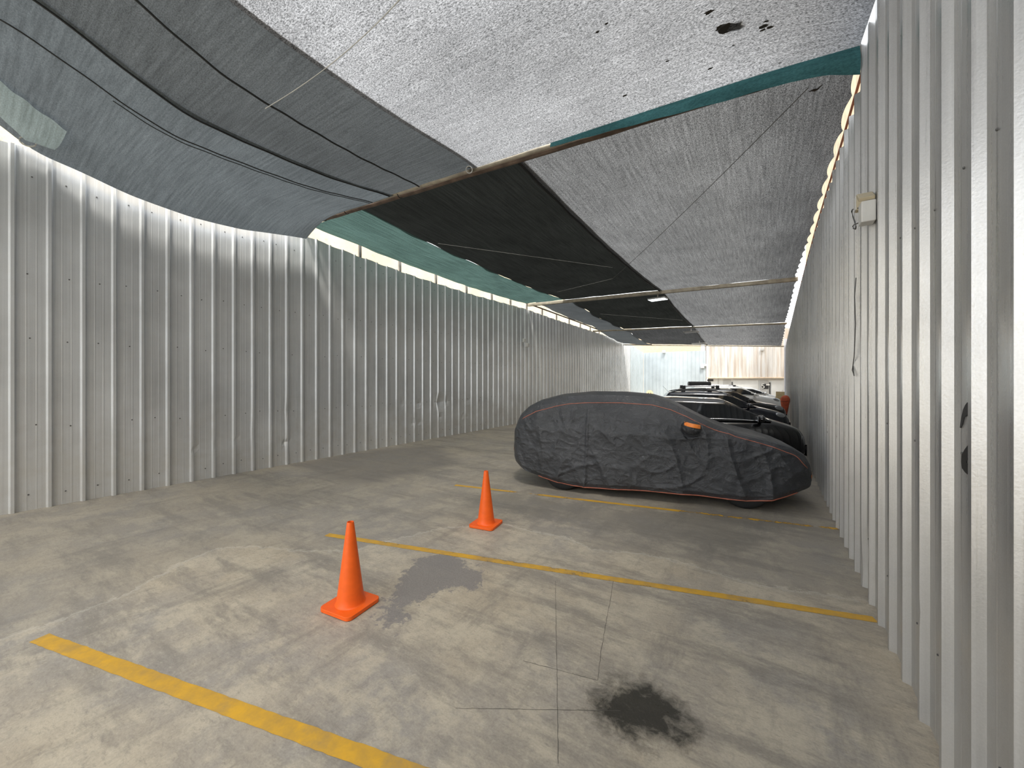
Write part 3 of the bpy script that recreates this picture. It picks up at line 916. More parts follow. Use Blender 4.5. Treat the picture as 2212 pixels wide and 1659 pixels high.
# loose corner of the left cloth, gathered and tied to the wall top
M['net_flap'] = net_mat('shade_cloth_pale_teal', (0.17, 0.215, 0.225), (0.30, 0.36, 0.37), 0.05, 0.2, 90, 'x', 0.2)
def under_cloth(px, py):
    rr = ray(px, py)
    t = -8.58 / rr[0]
    for k in range(400):
        q = t * (.6 + .4 * k / 400)
        if CAM_H + rr[2] * q > left_z(rr[0] * q, rr[1] * q) - .01:
            t = q
            break
    return Vector((rr[0] * t, rr[1] * t, CAM_H + rr[2] * t)) * .985 + Vector((0, 0, CAM_H * .015))
tp = [under_cloth(*q) for q in ((-70, 135), (0, 176), (70, 229), (145, 283))]
bt = [under_cloth(*q) for q in ((-70, 192), (0, 252), (55, 303), (118, 324))]
rows = []
for i in range(31):
    f = i / 30 * 3
    k = min(2, int(f))
    a, b = tp[k].lerp(tp[k + 1], f - k), bt[k].lerp(bt[k + 1], f - k)
    rows.append([a.lerp(b, j / 12) + Vector((.02 * math.sin(i * .8 + 1.5 * j / 12) * (1 - j / 16), 0, -.04 * math.sin(math.pi * j / 12))) for j in range(13)])
o = MB().grid(rows).build('cloth_flap', M['net_flap'], smooth=True, fix=False, label='pale teal loose cloth corner tied to the near left wall top', cat='shade cloth')
mb = MB(); q = under_cloth(60, 306)
mb.tube([q + Vector((.02 * math.cos(a), .07 * math.cos(a), .06 * math.sin(a))) for a in [2 * math.pi * k / 14 for k in range(14)]], .010, 6, closed=True)
mb.build('tie', M['cord'], o)
# dark seam cords along sheet edges
def seam(x, y0, y1, fz, r, lab, name='seam_cord', mat='rope', wob=.012, dz=-.012, n=60, x1=None):
    x1 = x if x1 is None else x1
    mb = MB()
    mb.tube([(x + (x1 - x) * i / n + wob * math.sin(i * .9) * .5, y0 + (y1 - y0) * i / n, fz(x + (x1 - x) * i / n, y0 + (y1 - y0) * i / n) + dz) for i in range(n + 1)], r, 6)
    return mb.build(name, M[mat], smooth=True, label=lab, cat='cord')
seam(-3.10, 4.85, 14.3, roof_z, .022, 'dark cord where black and grey cloth meet beyond the rusty beam')
seam(-3.08, 14.5, 27.8, roof_z, .022, 'dark cord between the far black and grey cloths')
seam(-5.66, -.6, 4.6, near_z, .010, 'thin dark cord along the join of the two near left cloths', dz=-.022)
seam(-4.55, .9, 4.6, near_z, .011, 'dark cord hanging under the doubled near cloth', x1=-4.9, dz=-.02)
seam(-6.3, .4, 4.6, lambda x, y: left_z(x, y), .008, 'dark cord under the blue grey cloth by the left wall', x1=-6.15, dz=-.03)
seam(-6.36, 1.2, 4.6, lambda x, y: left_z(x, y), .006, 'second thinner cord beside the one under the blue grey cloth', x1=-6.22, dz=-.03)
P = []
for i in range(41):
    x = -4.75 + 4.3 * i / 40
    y = 2.12 + .12 * math.sin(i / 40 * 3.1) - .45 * (i / 40) ** 2
    P.append((x, y, near_z(x, y) - .03))
mb = MB(); mb.tube(P, .0045, 5)
mb.build('pale_cord', M['cord'], label='thin white cord in place of a bright seam across the near cloth', cat='cord')  # white cord drawn in place of the sheet's bright seam
def wire(a, b, sag, r, lab, mat='wire'):
    a, b = Vector(a), Vector(b)
    mb = MB(); mb.tube([a.lerp(b, i / 24) - Vector((0, 0, sag * 4 * (i / 24) * (1 - i / 24))) for i in range(25)], r, 5)
    mb.build('stay_wire', M[mat], smooth=True, label=lab, cat='wire')
wire((.4, 5.2, roof_z(.4, 5.2)), (-3.9, 11.6, roof_z(-3.9, 11.6)), .06, .005, 'dark stay wire slanting under the grey cloth')
wire((-6.6, 6.8, roof_z(-6.6, 6.8)), (-3.5, 10.4, roof_z(-3.5, 10.4)), .0, .004, 'pale stay wire across the black cloth', 'cord')
wire((-6.3, 12.6, roof_z(-6.3, 12.6)), (-3.9, 11.6, roof_z(-3.9, 11.6)), .0, .004, 'second pale stay wire meeting the slanting one', 'cord')
wire((-6.3, 17.0, roof_z(-6.3, 17)), (-3.2, 19.6, roof_z(-3.2, 19.6)), .0, .004, 'far stay wire under the black cloth', 'cord')
# lamps under the cloth
def lamp(px, py, z, lab, lit, L=.62, w=.16):
    q = hit(px, py, 2, z)
    o = empty('flood_lamp', q, R(-8), label=lab, cat='lamp', group='flat lamps under the shade cloth')
    MB().box((0, 0, .03), (L, w, .05)).build('housing', M['panel_grey'], o, bevel=.008)
    MB().box((0, 0, 0), (L - .03, w - .03, .012)).build('diffuser', M['lamp'] if lit else M['dark_plastic'], o)
    MB().box((0, 0, .12), (.04, .04, .16)).build('bracket', M['post'], o)
lamp(1421, 647.5, 4.80, 'bright flat lamp under the black cloth by the timber beam', True, .62, .40)
lamp(1493, 718, 4.35, 'dark flat lamp under the cloth behind the third beam', False, .7, .4)
lamp(1511, 743.5, 4.02, 'dark flat lamp near the far edge of the cloth', False, .8, .4)
# leaves and rubbish lying on the cloth
for px, py, s in ((1580, 62, .085), (1560, 64, .05), (1532, 33, .028), (1652, 50, .03), (1664, 51, .02), (1655, 40, .016), (1648, 60, .02), (1349, 212, .022), (1535, 147, .018), (1310, 55, .012), (1290, 74, .014), (1442, 138, .012), (1585, 98, .012), (1685, 118, .010)):
    q = hit(px, py, 2, 5.0)
    q.z = near_z(q.x, q.y) - .004
    P = []
    for k in range(11):
        a = 2 * math.pi * k / 11
        r = s * rnd.uniform(.55, 1.1)
        P.append(q + Vector((r * math.cos(a) * 1.5, r * math.sin(a) * .7, rnd.uniform(-.002, .002))))
    MB().prism(P, (0, 0, .006)).build('dry_leaf', M['leaf'], label='dark dry leaf scrap caught on the bright near cloth', cat='leaf', group='leaf scraps on the bright cloth')
q = hit(1760, 200, 2, 4.95); q.z = roof_z(q.x, q.y) - .002
MB().prism([q + Vector(p) for p in ((-.05, .0, 0), (-.01, -.015, 0), (.02, .0, 0), (.06, -.05, 0), (.03, .015, 0), (.0, .03, 0), (-.02, .01, 0))], (0, 0, .008)).build('dry_leaf', M['leaf'], label='bent dark leaf on the grey cloth beyond the beam near the right wall', cat='leaf')
# star ornament at the far edge
q = hit(1543, 746, 1, 27.6)
mb = MB()
P = []
for k in range(10):
    a = math.pi / 2 + math.pi * k / 5
    r = .16 if k % 2 == 0 else .07
    P.append((q.x + r * math.cos(a), 27.6, q.z + r * math.sin(a)))
mb.tube(P, .012, 6, closed=True)
mb.build('star_ornament', M['cord'], label='small white star hanging at the far edge of the cloth', cat='ornament')

# ------------------------------------------------------------------ boxes and cable on the right wall
o = empty('junction_box', (xr(4.2) + .02, 4.24, 3.25), label='large white box with open yellowed lid high on the right wall', cat='electric box')
q = hit(1873, 455, 0, xr(4.2) - .02)
o.location = q
MB().box((.0, 0, -.02), (.09, .12, .17)).build('case', M['white_plastic'], o, bevel=.008)
MB().box((-.01, -.005, .115), (.10, .13, .03), Matrix.Rotation(R(35), 3, 'X')).build('lid', M['cream_box'], o, bevel=.006)
o2 = empty('junction_box', hit(1858, 440, 0, xr(4.5) - .01), label='small cream box beside the large box high on the right wall', cat='electric box')
MB().box((0, 0, 0), (.06, .08, .13)).build('case', M['cream_box'], o2, bevel=.006)
MB().box((-.034, 0, 0), (.008, .07, .12)).build('lid', M['white_plastic'], o2, bevel=.003)
mb = MB()
zm = lambda q: hit(1790 + q[0] / 10.367, 400 + q[1] / 10.367, 0, xr(4.4) - .03)
mb.tube([zm(p) for p in ((690, 510), (600, 520), (530, 548), (518, 590), (545, 710), (590, 830), (612, 930), (600, 985), (555, 968), (540, 920), (570, 885), (640, 855), (720, 832), (790, 815))], .005, 6)
mb.build('loose_cable', M['wire'], smooth=True, label='loose dark cable looping between the boxes on the right wall', cat='cable')
mb = MB()
mb.tube([hit(x, y, 0, xr(5) - .012) for x, y in ((1849, 600), (1846, 640), (1848, 700), (1845, 770), (1841, 800), (1845, 812), (1843, 790))], .004, 5)
mb.build('loose_cable', M['wire'], smooth=True, label='thin cable hanging down the right wall below the boxes', cat='cable')

# ------------------------------------------------------------------ traffic cones
def cone(px, py, rz, H_, lab):
    p = fl(px, py)
    o = empty('traffic_cone', (p.x, p.y, 0), rz, label=lab, cat='traffic cone', group='orange traffic cones on the floor')
    b = H_ * .244
    bm_ = MB()
    rc = b * .26
    P = []
    for cx, cy, a0 in ((b - rc, b - rc, 0), (-b + rc, b - rc, 90), (-b + rc, -b + rc, 180), (b - rc, -b + rc, 270)):
        for k in range(7):
            a = R(a0 + 15 * k)
            P.append((cx + rc * math.cos(a), cy + rc * math.sin(a)))
    bm_.prism([(x, y, .004) for x, y in P], (0, 0, .030))
    for sx in (-1, 1):
        for sy in (-1, 1): bm_.box((sx * b * .7, sy * b * .7, .003), (.05, .05, .006))
    bm_.build('base', M['orange'], o, bevel=.009)
    r0, r1 = b * .64, b * .160
    z0 = .034
    pr_ = [(r0 + .014, z0 - .003), (r0 + .006, z0 + .004), (r0, z0 + .012)]
    for k in range(1, 13):
        f = k / 12
        pr_.append((r0 + (r1 - r0) * f, z0 + .012 + (H_ - z0 - .016) * f))
    pr_ += [(r1 - .001, H_ - .001), (r1 - .004, H_ - .001), (r1 - .006, H_ - .008), (r1 + .0, H_ - .12), (r0 * .5, H_ * .4)]
    MB().lathe(pr_, 56).build('cone', M['orange'], o, smooth=True, sharp=50)
cone(757, 1309, R(7.5), .69, 'taller looking nearer orange traffic cone on the left')
cone(1050, 1134, R(10), .69, 'farther orange traffic cone closer to the covered car')

# ------------------------------------------------------------------ cars
def wheel(root, x, y, r=.32, w=.21, side=-1, rim='rim'):
    o = empty('wheel', (x, y, r))
    o.parent = root
    mt = Matrix.Rotation(R(90), 4, 'X')
    prof = [(r * .62, w * .42), (r * .70, w * .5), (r * .90, w * .5), (r * .98, w * .40), (r, w * .25), (r, -w * .25), (r * .98, -w * .40), (r * .90, -w * .5), (r * .70, -w * .5), (r * .62, -w * .42)]
    MB().lathe(prof, 36, mt, closed=True).build('tyre', M['tyre'], o, smooth=True, sharp=50)
    mb = MB()
    mb.lathe([(r * .64, w * .40), (r * .60, w * .40), (r * .58, 0), (r * .60, -w * .40), (r * .64, -w * .40)], 36, mt, closed=True)
    mb.lathe([(0, w * .34), (r * .14, w * .34), (r * .15, w * .1), (0, w * .1)], 16, Matrix.Rotation(R(90) * (-side), 4, 'X') @ Matrix.Identity(4))
    for k in range(10):
        a = 2 * math.pi * k / 10
        c = Vector((math.cos(a) * r * .36, side * w * .24, math.sin(a) * r * .36))
        mb.box(c, (r * .50, .03, .035), Matrix.Rotation(-a, 3, 'Y'))
    mb.build('rim', M[rim], o, smooth=True, sharp=35)

def smooth1(v, k):
    v = np.array(v, float)
    for _ in range(k):
        v[1:-1] = .25 * v[:-2] + .5 * v[1:-1] + .25 * v[2:]
    return v

def make_car(name, c, ang, P, paint, label, group='cars parked along the right wall', rails=None, antenna=False):
    root = empty(name, (c[0], c[1], 0), R(ang), label=label, cat='car', group=group)
    xf, xre, W = P['xf'], P['xr'], P['W']
    xw, zw, xh, zh = P['xw'], P['zw'], P['xh'], P['zh']
    xrb, zrb, xrr, xrf, zr = P['xrb'], P['zrb'], P['xrr'], P['xrf'], P['zroof']
    wf, wr = P['wf'], P['wrr']
    rad = P.get('rad', .32)
    xs = np.unique(np.concatenate([np.arange(xre, xf, .035), np.linspace(xre, xre + .12, 6), np.linspace(xf - .14, xf, 7), [xf]]))
    zt = np.interp(xs, [xre, xre + .05, xre + .14, xrb, xw, xh, xf - .10, xf - .03, xf], [.58, .74, zrb - .12, zrb, zw, zh, zh - .07, zh - .17, .52])
    zt = smooth1(zt, 4)
    mid, hl = (xf + xre) / 2, (xf - xre) / 2
    e = np.abs((xs - mid) / hl)
    w = W * (1 - .30 * e ** 9) * (1 - .03 * e ** 2)
    zb = .24 + .12 * e ** 14
    rows = []
    for x, z1, ww, z0 in zip(xs, zt, w, zb):
        arch = 0
        for wx in (wf, wr):
            d = abs(x - wx)
            Ra = rad + .06
            if d < Ra: arch = rad + math.sqrt(Ra * Ra - d * d)
        top = z1
        pts = [(0, z0), (ww * .82, z0), (ww * .96, z0 + .06), (ww * .995, z0 + .22), (ww, .5 * (z0 + top) + .04), (ww * .99, top - .20), (ww * .965, top - .09), (ww * .91, top - .025), (ww * .80, top + .0), (ww * .4, top + .018), (0, top + .022)]
        pts = [(y, max(z, z0)) for y, z in pts]
        cl = [(y, min(max(z, arch) if i < 5 else max(z, min(arch + .01 * i, top - .03)), top + .022)) for i, (y, z) in enumerate(pts)] if arch else pts
        full = [(-y, z) for y, z in cl] + [(y, z) for y, z in cl[::-1][1:-1]]
        full = [(y, z) for y, z in full]
        rows.append([(x, y, z) for y, z in full + [full[0]]])
    mb = MB().grid(rows)
    n = len(rows[0])
    mb.add(rows[0][:-1], [tuple(range(n - 1))])
    mb.add(rows[-1][:-1], [tuple(range(n - 1))])
    mb.build('body', paint, root, smooth=True, weld=True, sharp=50)
    # greenhouse
    gx = np.unique(np.concatenate([np.arange(xrb, xw, .03), [xrr, xrf, xw]]))
    zg = np.interp(gx, [xrb, xrr, (xrr + xrf) / 2, xrf, xw], [zrb - .01, zr - .03, zr, zr - .03, zw - .01])
    zg = smooth1(zg, 10)
    base = np.interp(gx, xs, zt) - .015
    wg = np.interp(gx, xs, w)
    G_ = []
    for x, z1, z0, ww in zip(gx, zg, base, wg):
        z1 = max(z1, z0 + .004)
        h = z1 - z0
        q = min(1, h / .3)
        wb = ww * .935
        wt = ww * (.935 - .20 * min(1, h / .5))
        half = []
        for f in (0, .10, .32, .55, .80, .90): half.append((wb + (wt - wb) * f, z0 + h * f * .97))
        half += [(wt - .05 * q, z0 + h * .985), (wt * .62, z0 + h * 1.0 + .012 * q), (0, z0 + h + .018 * q)]
        G_.append([(x, -y, z) for y, z in half] + [(x, y, z) for y, z in half[::-1][1:]])
    m = len(G_[0])
    hb = (m - 1) // 2
    xB = P['xB']
    sets = {}
    def put(k, quad): sets.setdefault(k, []).append(quad)
    for i in range(len(G_) - 1):
        xm = (gx[i] + gx[i + 1]) / 2
        for j in range(m - 1):
            jj = j if j < hb else m - 2 - j
            s = 'R' if j < hb else 'L'
            key = 'cabin'
            quad = [G_[i][j], G_[i][j + 1], G_[i + 1][j + 1], G_[i + 1][j]]
            if 1 <= jj <= 3:
                if xB + .05 < xm < xw - .16 - (.20 if jj >= 3 else 0): key = 'side_window' + s + 'f'
                elif xrr - .12 + (.14 if jj >= 2 else 0) + P.get('cp', .1) < xm < xB - .05: key = 'side_window' + s + 'r'
            if jj >= 6:
                if xm > xrf + .05 and xm < xw - .05: key = 'windshield'
                if xm < xrr - .03 and xm > xrb + .05: key = 'rear_window'
            put(key, quad)
    for k, qs in sets.items():
        mb = MB()
        for q in qs: mb.add(q, [(0, 1, 2, 3)])
        nm = 'side_window' if k.startswith('side') else k
        mb.build(nm, paint if k == 'cabin' else M['glass'], root, smooth=True, weld=True, sharp=40)
    # lamps, mirrors, handles, bumpers
    for s in (-1, 1):
        rot = Matrix.Rotation(R(-30 * s), 3, 'Z') @ Matrix.Rotation(R(24), 3, 'Y')
        MB().ball((xf - .27, s * W * .79, zh - .11), P.get('lamp', (.22, .075, .10)), 20, 12, rot).build('headlight', M['lamp_glass'], root, smooth=True)
        MB().ball((xre + .07, s * W * .78, zrb - .22), (.07, .12, .13), 14, 10).build('taillight', M['tail_red'], root, smooth=True)
        mr = MB().ball((xw - .22, s * (W + .10), zw + .04), (.075, .115, .075), 18, 12).build('wing_mirror', paint, root, smooth=True)
        MB().box((xw - .20, s * (W + .0), zw - .01), (.06, .14, .03)).build('stalk', M['dark_plastic'], mr, bevel=.008)
        MB().box((xw - .292, s * (W + .10), zw + .04), (.012, .17, .10)).build('mirror_glass', M['chrome'], mr, bevel=.01)
        for hx in (xB - .12, xB - .98): MB().box((hx, s * (W * .985), zw - .14), (.17, .025, .025)).build('door_handle', M['chrome'] if P.get('chrome') else paint, root, bevel=.008)
        wheel(root, wf, s * (W - .12), rad, .20, s)
        wheel(root, wr, s * (W - .12), rad, .20, s)
    MB().box((xf - .015, 0, zh - .30), (.05, W * .95, .14)).build('grille', M['dark_plastic'], root, bevel=.01)
    MB().box((xf + .012, 0, zh - .42), (.02, .42, .11)).build('number_plate', M['white_plastic'], root, bevel=.004)
    if P.get('chrome'):
        for s in (-1, 1):
            k0 = [i for i, x in enumerate(gx) if -1.2 < x < xw - .2]
            mb = MB(); mb.tube([(gx[i], s * (abs(G_[i][1][1]) + .004), G_[i][1][2]) for i in k0[::3]], .008, 6)
            mb.build('shoulder_glint', M['chrome'], root, smooth=True)  # added chrome line imitating the bright reflection along the door shoulder
    if rails:
        for s in (-1, 1):
            y = s * W * .60
            x0, x1 = xrr + rails.get('in', .05), xrf - rails.get('out', .10)
            mb = MB()
            pts = []
            for k in range(15):
                f = k / 14
                lift = rails['h'] * min(1, min(f, 1 - f) * 7) ** .6
                x = x0 + (x1 - x0) * f
                pts.append((x, y, float(np.interp(x, gx, zg)) - .005 + lift))
            mb.tube(pts, rails.get('r', .017), 8)
            ra = mb.build('roof_rail', M[rails['mat']], root, smooth=True)
            for f in rails.get('feet', ()):
                x = x0 + (x1 - x0) * f
                MB().box((x, y, float(np.interp(x, gx, zg)) + rails['h'] / 2), (.12, .06, rails['h'] + .05)).build('foot', M['dark_plastic'], ra, bevel=.012)
    if antenna:
        mb = MB(); mb.tube([(xrr + .02, .1, zr - .03), (xrr - .16, .1, zr + .17)], .005, 6); mb.build('antenna', M['dark_plastic'], root)
    return root

HATCH = dict(xf=1.98, xr=-1.95, W=.86, xw=1.34, zw=1.05, xh=1.80, zh=.91, xrb=-1.86, zrb=1.0, xrr=-1.25, xrf=.56, zroof=1.455, wf=1.25, wrr=-1.25, xB=-.02, cp=.12, chrome=True, rad=.30, lamp=(.20, .05, .06))
SUV = dict(xf=2.18, xr=-2.15, W=.90, xw=1.15, zw=1.08, xh=1.98, zh=.94, xrb=-2.05, zrb=1.06, xrr=-1.72, xrf=.42, zroof=1.56, wf=1.35, wrr=-1.30, xB=-.15, cp=.12, rad=.34)
make_car('car', (-1.36, 9.45), 14, HATCH, M['paint_black'], 'glossy black hatchback directly behind the covered car')
make_car('car', (-1.50, 14.1), 14, dict(SUV, zroof=1.465, xr=-1.68, xrb=-1.60, xrr=-1.26, wrr=-1.05, xB=-.05, xf=2.08, xh=1.86, zh=.86, zw=1.04, wf=1.28), M['paint_navy'], 'dark blue black SUV with black roof rails behind the hatchback', rails=dict(h=.05, mat='dark_plastic', feet=(.25, .75)), antenna=True)
car4 = make_car('car', (-1.55, 17.3), 14, dict(SUV, zroof=1.50, zw=1.04, zh=.88, xr=-1.95, xrb=-1.85, xrr=-1.50), M['paint_black'], 'black SUV with arched silver roof rails carrying a box', rails=dict(h=.11, mat='chrome', r=.022, feet=(.06, .94), **{'in': .15, 'out': .42}))
make_car('car', (-1.50, 23.0), 14, dict(SUV, zroof=1.52), M['paint_white'], 'white SUV with grey roof rails near the far end', rails=dict(h=.05, mat='chrome', feet=(.1, .9)))
make_car('car', (-1.25, 26.2), 14, dict(HATCH, zroof=1.42), M['paint_white'], 'white car last in the row by the far building')
a14 = R(14)
cl_ = lambda c, x, y, z: (c[0] + x * math.cos(a14) - y * math.sin(a14), c[1] + x * math.sin(a14) + y * math.cos(a14), z)
o = empty('roof_box', cl_((-1.55, 17.3), -.66, 0, 1.625), a14, label='small black box on the silver roof rails', cat='box')
MB().box((0, 0, .05), (.80, .62, .16)).build('case', M['dark_plastic'], o, bevel=.04)
MB().box((0, 0, .135), (.76, .58, .02)).build('lid', M['dark_plastic'], o, bevel=.01)
for s in (-.25, .25): MB().box((s, 0, -.03), (.05, 1.06, .03)).build('cross_bar', M['dark_plastic'], o)

# ------------------------------------------------------------------ covered car
CC, CA = (-1.66, 6.90), 12.5
und = empty('car', (*CC, 0), R(CA), label='car hidden under the dark cover, only its wheels showing', cat='car', group='cars parked along the right wall')
mb = MB()
rows = []
for x in np.linspace(-1.95, 1.78, 40):
    e = abs((x + .02) / 2.05)
    ww = .74 * (1 - .2 * e ** 6)
    arch = 0
    for wx in (1.29, -1.36):
        d = abs(x - wx)
        if d < .40: arch = .30 + math.sqrt(.16 - d * d)
    zb = max(.30, min(arch, .68)) if arch else .30
    zt = .85
    rows.append([(x, -ww, zb), (x, -ww, zt - .1), (x, -ww + .1, zt), (x, ww - .1, zt), (x, ww, zt - .1), (x, ww, zb), (x, -ww, zb)])
mb.grid(rows)
mb.add(rows[0][:-1], [(0, 1, 2, 3, 4, 5)]).add(rows[-1][:-1], [(0, 1, 2, 3, 4, 5)])
mb.build('body', M['paint_black'], und, weld=True)
for x in (1.30, -1.355):
    for s in (-1, 1): wheel(und, x, s * .69, .335, .22, s)

cov = empty('car_cover', (*CC, 0), R(CA), label='dark grey fitted cover with orange piping draped over a car', cat='car cover')
top_x = [-2.40, -2.385, -2.33, -2.20, -2.02, -1.85, -1.5, -1.0, -.4, .05, .32, .62, .92, 1.18, 1.6, 1.92, 2.10, 2.20, 2.25, 2.26]
top_z = [.62, .78, 1.00, 1.24, 1.40, 1.49, 1.585, 1.635, 1.635, 1.60, 1.52, 1.36, 1.20, 1.09, 1.00, .90, .78, .63, .48, .40]
def cov_w(x):
    e = (x + .07) / 2.335
    return .93 * max(0.0, 1 - abs(e) ** (5.5 if e < 0 else 4.2)) ** (1 / 2.6)
hem_x = [-2.40, -2.25, -2.0, -1.72, -1.5, -1.2, -.9, .0, .7, 1.3, 1.6, 1.85, 2.05, 2.2, 2.26]
hem_z = [.45, .36, .26, .20, .15, .12, .11, .15, .15, .135, .16, .22, .28, .32, .34]
def cov_pt(x, u, disp=True):
    """u from -1 (near hem) over the roof (0) to 1 (far hem)"""
    s = -1 if u < 0 else 1
    a = 1 - abs(u)      # 0 hem .. 1 centre top
    zt = float(np.interp(x, top_x, top_z))
    hz = min(float(np.interp(x, hem_x, hem_z)), zt - .02)
    w = cov_w(x)
    roofw = w * float(np.interp(zt, [.9, 1.25, 1.55], [.86, .80, .74]))
    belt = min(1.0, zt - .12)
    K = [(0, w * .93, hz), (.08, w * .985, hz + .07), (.25, w, hz + (belt - hz) * .5), (.46, w * .975, belt), (.60, (w * .965 + roofw) / 2, belt + (zt - belt) * .42), (.72, roofw, belt + (zt - belt) * .78), (.79, roofw * .88, belt + (zt - belt) * .94), (.88, roofw * .5, zt - .006), (1, 0, zt)]
    ka = [k[0] for k in K]
    y = float(np.interp(a, ka, [k[1] for k in K]))
    z = float(np.interp(a, ka, [k[2] for k in K]))
    if disp:
        n1 = mnoise.noise(Vector((x * 1.3, s * 3.7, a * .8)))
        side = min(1, max(0, (.74 - a) * 5))
        flat = min(1, w / .6)
        lowk = .45 + .55 * (1 - a)
        fold = math.sin(x * 7.0 + 3.2 * n1 + 1.6 * math.sin(a * 4 + x))
        fold = (abs(fold) ** .6) * (1 if fold > 0 else -1)
        d = side * lowk * .016 * fold
        # sharp draped pleats and creases
        r = max(0, 1 - 3.2 * abs(mnoise.noise(Vector((x * 2.6 + z * .9, z * .8 + s * 5, n1 * 1.1)))))
        d += .034 * side * (r ** 1.5)
        r = max(0, 1 - 3.6 * abs(mnoise.noise(Vector((x * 1.9 - z * 2.2, z * 2.4 + x * .9 + s * 9, 2.2)))))
        d += .022 * (side * .9 + .06) * (r ** 1.5)
        r = max(0, 1 - 3.4 * abs(mnoise.noise(Vector((x * 4.5 + z * 4, z * 7 - x * 1.5 + s * 4, 5.1)))))
        d += .011 * side * (r ** 1.3)
        r = max(0, 1 - 3.4 * abs(mnoise.noise(Vector((x * 7.5, z * 12 + x * 3 + s * 4, 8.1)))))
        d += .006 * side * r
        d -= .018 * side
        d *= flat
        # hem sways
        hm = max(0, 1 - a * 8)
        d += .02 * hm * math.sin(x * 5.5)
        # stitched fold down the side
        d += .020 * side * math.exp(-((x + .98 - .05 * math.sin(a * 3)) / .022) ** 2)
        # cloth pulled out towards the mirror pockets
        g = math.exp(-((x - .60) / .17) ** 2 - ((z - 1.15) / .11) ** 2)
        d += .07 * g * side
        tx_ = x - .04 * g * side
        y2 = y + d * (.96 if a < .7 else .5)
        z2 = z + d * (.15 if a < .7 else .4)
        pin = min(1, w / .5)
        return Vector((tx_ if g > .02 else x, s * (y + (y2 - y) * pin), max(.05, z + (z2 - z) * pin)))
    return Vector((x, s * y, z))
xs_ = np.unique(np.concatenate([np.linspace(-2.40, -2.2, 16), np.linspace(-2.2, 2.1, 420), np.linspace(2.1, 2.26, 14)]))
us_ = np.concatenate([np.linspace(-1, -.22, 130), np.linspace(-.21, .21, 22), np.linspace(.22, 1, 60)])
rows = [[cov_pt(x, u) for u in us_] for x in xs_]
MB().grid(rows).build('fabric', M['cover'], cov, smooth=True, fix=False)
def on_cover(path, off=.004):
    out = []
    for x, u in path:
        p = cov_pt(x, u)
        e = .004
        tx_ = cov_pt(min(2.255, x + e), u) - cov_pt(x - e, u)
        tu = cov_pt(x, min(1, u + e)) - cov_pt(x, max(-1, u - e))
        n = tx_.cross(tu)
        n = n.normalized() if n.length > 1e-9 else Vector((0, 0, 1))
        if n.y * p.y < 0 and abs(n.y) > .2: n = -n
        if abs(n.y) <= .2 and n.z < 0: n = -n
        out.append(p + n * off)
    return out
for s in (-1, 1):
    path = [(x, s * (1 - float(np.interp(x, [-2.15, -1.85, -1.3, -.5, .1, .55, .95, 1.4, 1.9, 2.12], [.62, .66, .70, .71, .71, .70, .64, .60, .50, .38])))) for x in np.linspace(-2.12, 2.10, 150)]
    mb = MB(); mb.tube(on_cover(path, .001), .0055, 6); mb.build('piping', M['piping'], cov, smooth=True)
    mb = MB(); mb.tube(on_cover([(x, s) for x in np.linspace(-1.78, 1.98, 140)], .001), .0085, 6); mb.build('hem_piping', M['piping'], cov, smooth=True)
def cov_find(x, z, s):
    best = min((abs(cov_pt(x, s * u).z - z), u) for u in np.linspace(.3, 1, 141))
    return s * best[1]
def patch(x0, x1, z0, z1, s, name, tilt=0.0):
    rows = []
    for i in range(15):
        x = x0 + (x1 - x0) * i / 14
        row = on_cover([(x, cov_find(x, z0 + (z1 - z0) * j / 4 + tilt * (i / 14 - .5), s)) for j in range(5)], .006)
        rows.append(row)
    return MB().grid(rows).build(name, M['reflex'], cov, smooth=True, fix=False, label='orange reflective strip')
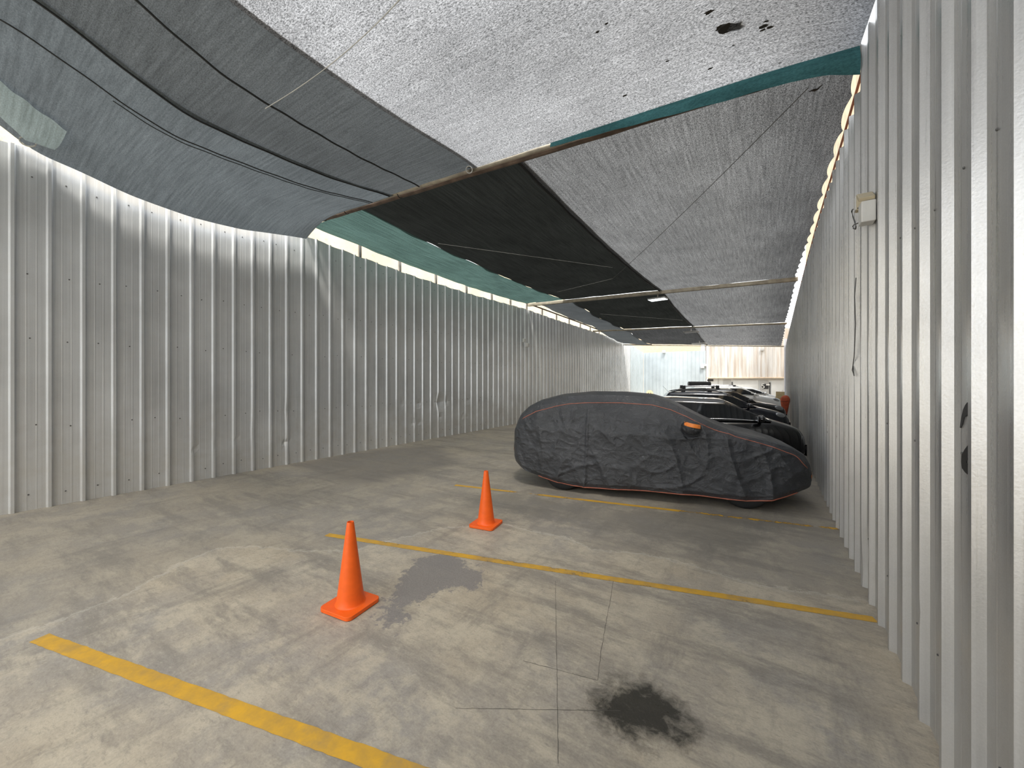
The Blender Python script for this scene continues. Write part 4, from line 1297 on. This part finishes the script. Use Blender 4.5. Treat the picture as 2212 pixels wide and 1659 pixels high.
for s in (-1, 1):
    mc = Vector((.585, s * .955, 1.150))
    rows = []
    for i in range(25):
        th = math.pi * i / 24
        row = []
        for k in range(41):
            q = 2 * math.pi * k / 40
            p = Vector((.135 * math.cos(th), .155 * math.sin(th) * math.cos(q), .105 * math.sin(th) * math.sin(q)))
            p *= 1 + .05 * mnoise.noise(p * 14) + .03 * math.sin(q * 7 + th * 3)
            row.append(mc + Matrix.Rotation(R(8), 3, 'Y') @ p)
        rows.append(row)
    mp = MB().grid(rows).build('mirror_pocket', M['cover'], cov, smooth=True, weld=True)
    rows = []
    for i in range(13):
        f = i / 12
        x = -.105 + .215 * f
        row = []
        for j in range(5):
            zz = .028 + .052 * j / 4 - .012 * f
            k = max(0.02, 1 - (x / .135) ** 2 - (zz / .105) ** 2)
            row.append(mc + Matrix.Rotation(R(8), 3, 'Y') @ Vector((x, s * (.155 * math.sqrt(k) + .010), zz)))
        rows.append(row)
    MB().grid(rows).build('reflective_strip', M['reflex'], mp, smooth=True, fix=False, label='orange reflective strip')
    patch(2.17, 2.235, .44, .49, s, 'reflective_strip', .02)
    patch(-2.385, -2.335, .55, .61, s, 'reflective_strip', -.05)

# ------------------------------------------------------------------ clutter by the far right wall
def sack():
    p0 = Vector((xr(20.2) - .24, 20.2, 0))
    o = empty('cloth_sack', p0, label='rust red cloth bundle leaning on the right wall behind the cars', cat='sack')
    prof = [(0, 0), (.07, .02), (.10, .25), (.15, .6), (.20, .9), (.21, 1.02), (.16, 1.12), (.08, 1.17), (0, 1.18)]
    rows = []
    for r, z in prof:
        row = []
        for k in range(25):
            a = 2 * math.pi * k / 24
            rr = r * (1 + .10 * math.sin(3 * a + z * 4) + .05 * math.sin(7 * a))
            row.append((rr * math.cos(a) * .8 + .06 * z, rr * math.sin(a), z))
        rows.append(row)
    MB().grid(rows).build('cloth', M['sack'], o, smooth=True, weld=True)
    mb = MB(); mb.tube([(.21 * math.cos(a) * .8 + .05, .21 * math.sin(a), .93) for a in [2 * math.pi * k / 20 for k in range(20)]], .008, 6, closed=True); mb.build('tie', M['rope'], o)
sack()
bx = Vector((xr(24.3) - .32, 24.3, 0))
for k in range(5):
    o = empty('crate', (bx.x + rnd.uniform(-.02, .02), bx.y, .246 * k), R(rnd.uniform(-5, 5)), label='thin yellowish crate in the stack behind the red bundle', cat='crate', group='crates stacked by the right wall')
    m_ = MB().box((0, 0, .01), (.36, .44, .02))
    for sx in (-.17, .17): m_.box((sx, 0, .12), (.02, .44, .22))
    for sy in (-.21, .21): m_.box((0, sy, .12), (.34, .02, .22))
    m_.build('crate_body', M['cardboard'], o)
    MB().box((0, 0, .236), (.37, .45, .018)).build('rim', M['timber'], o)
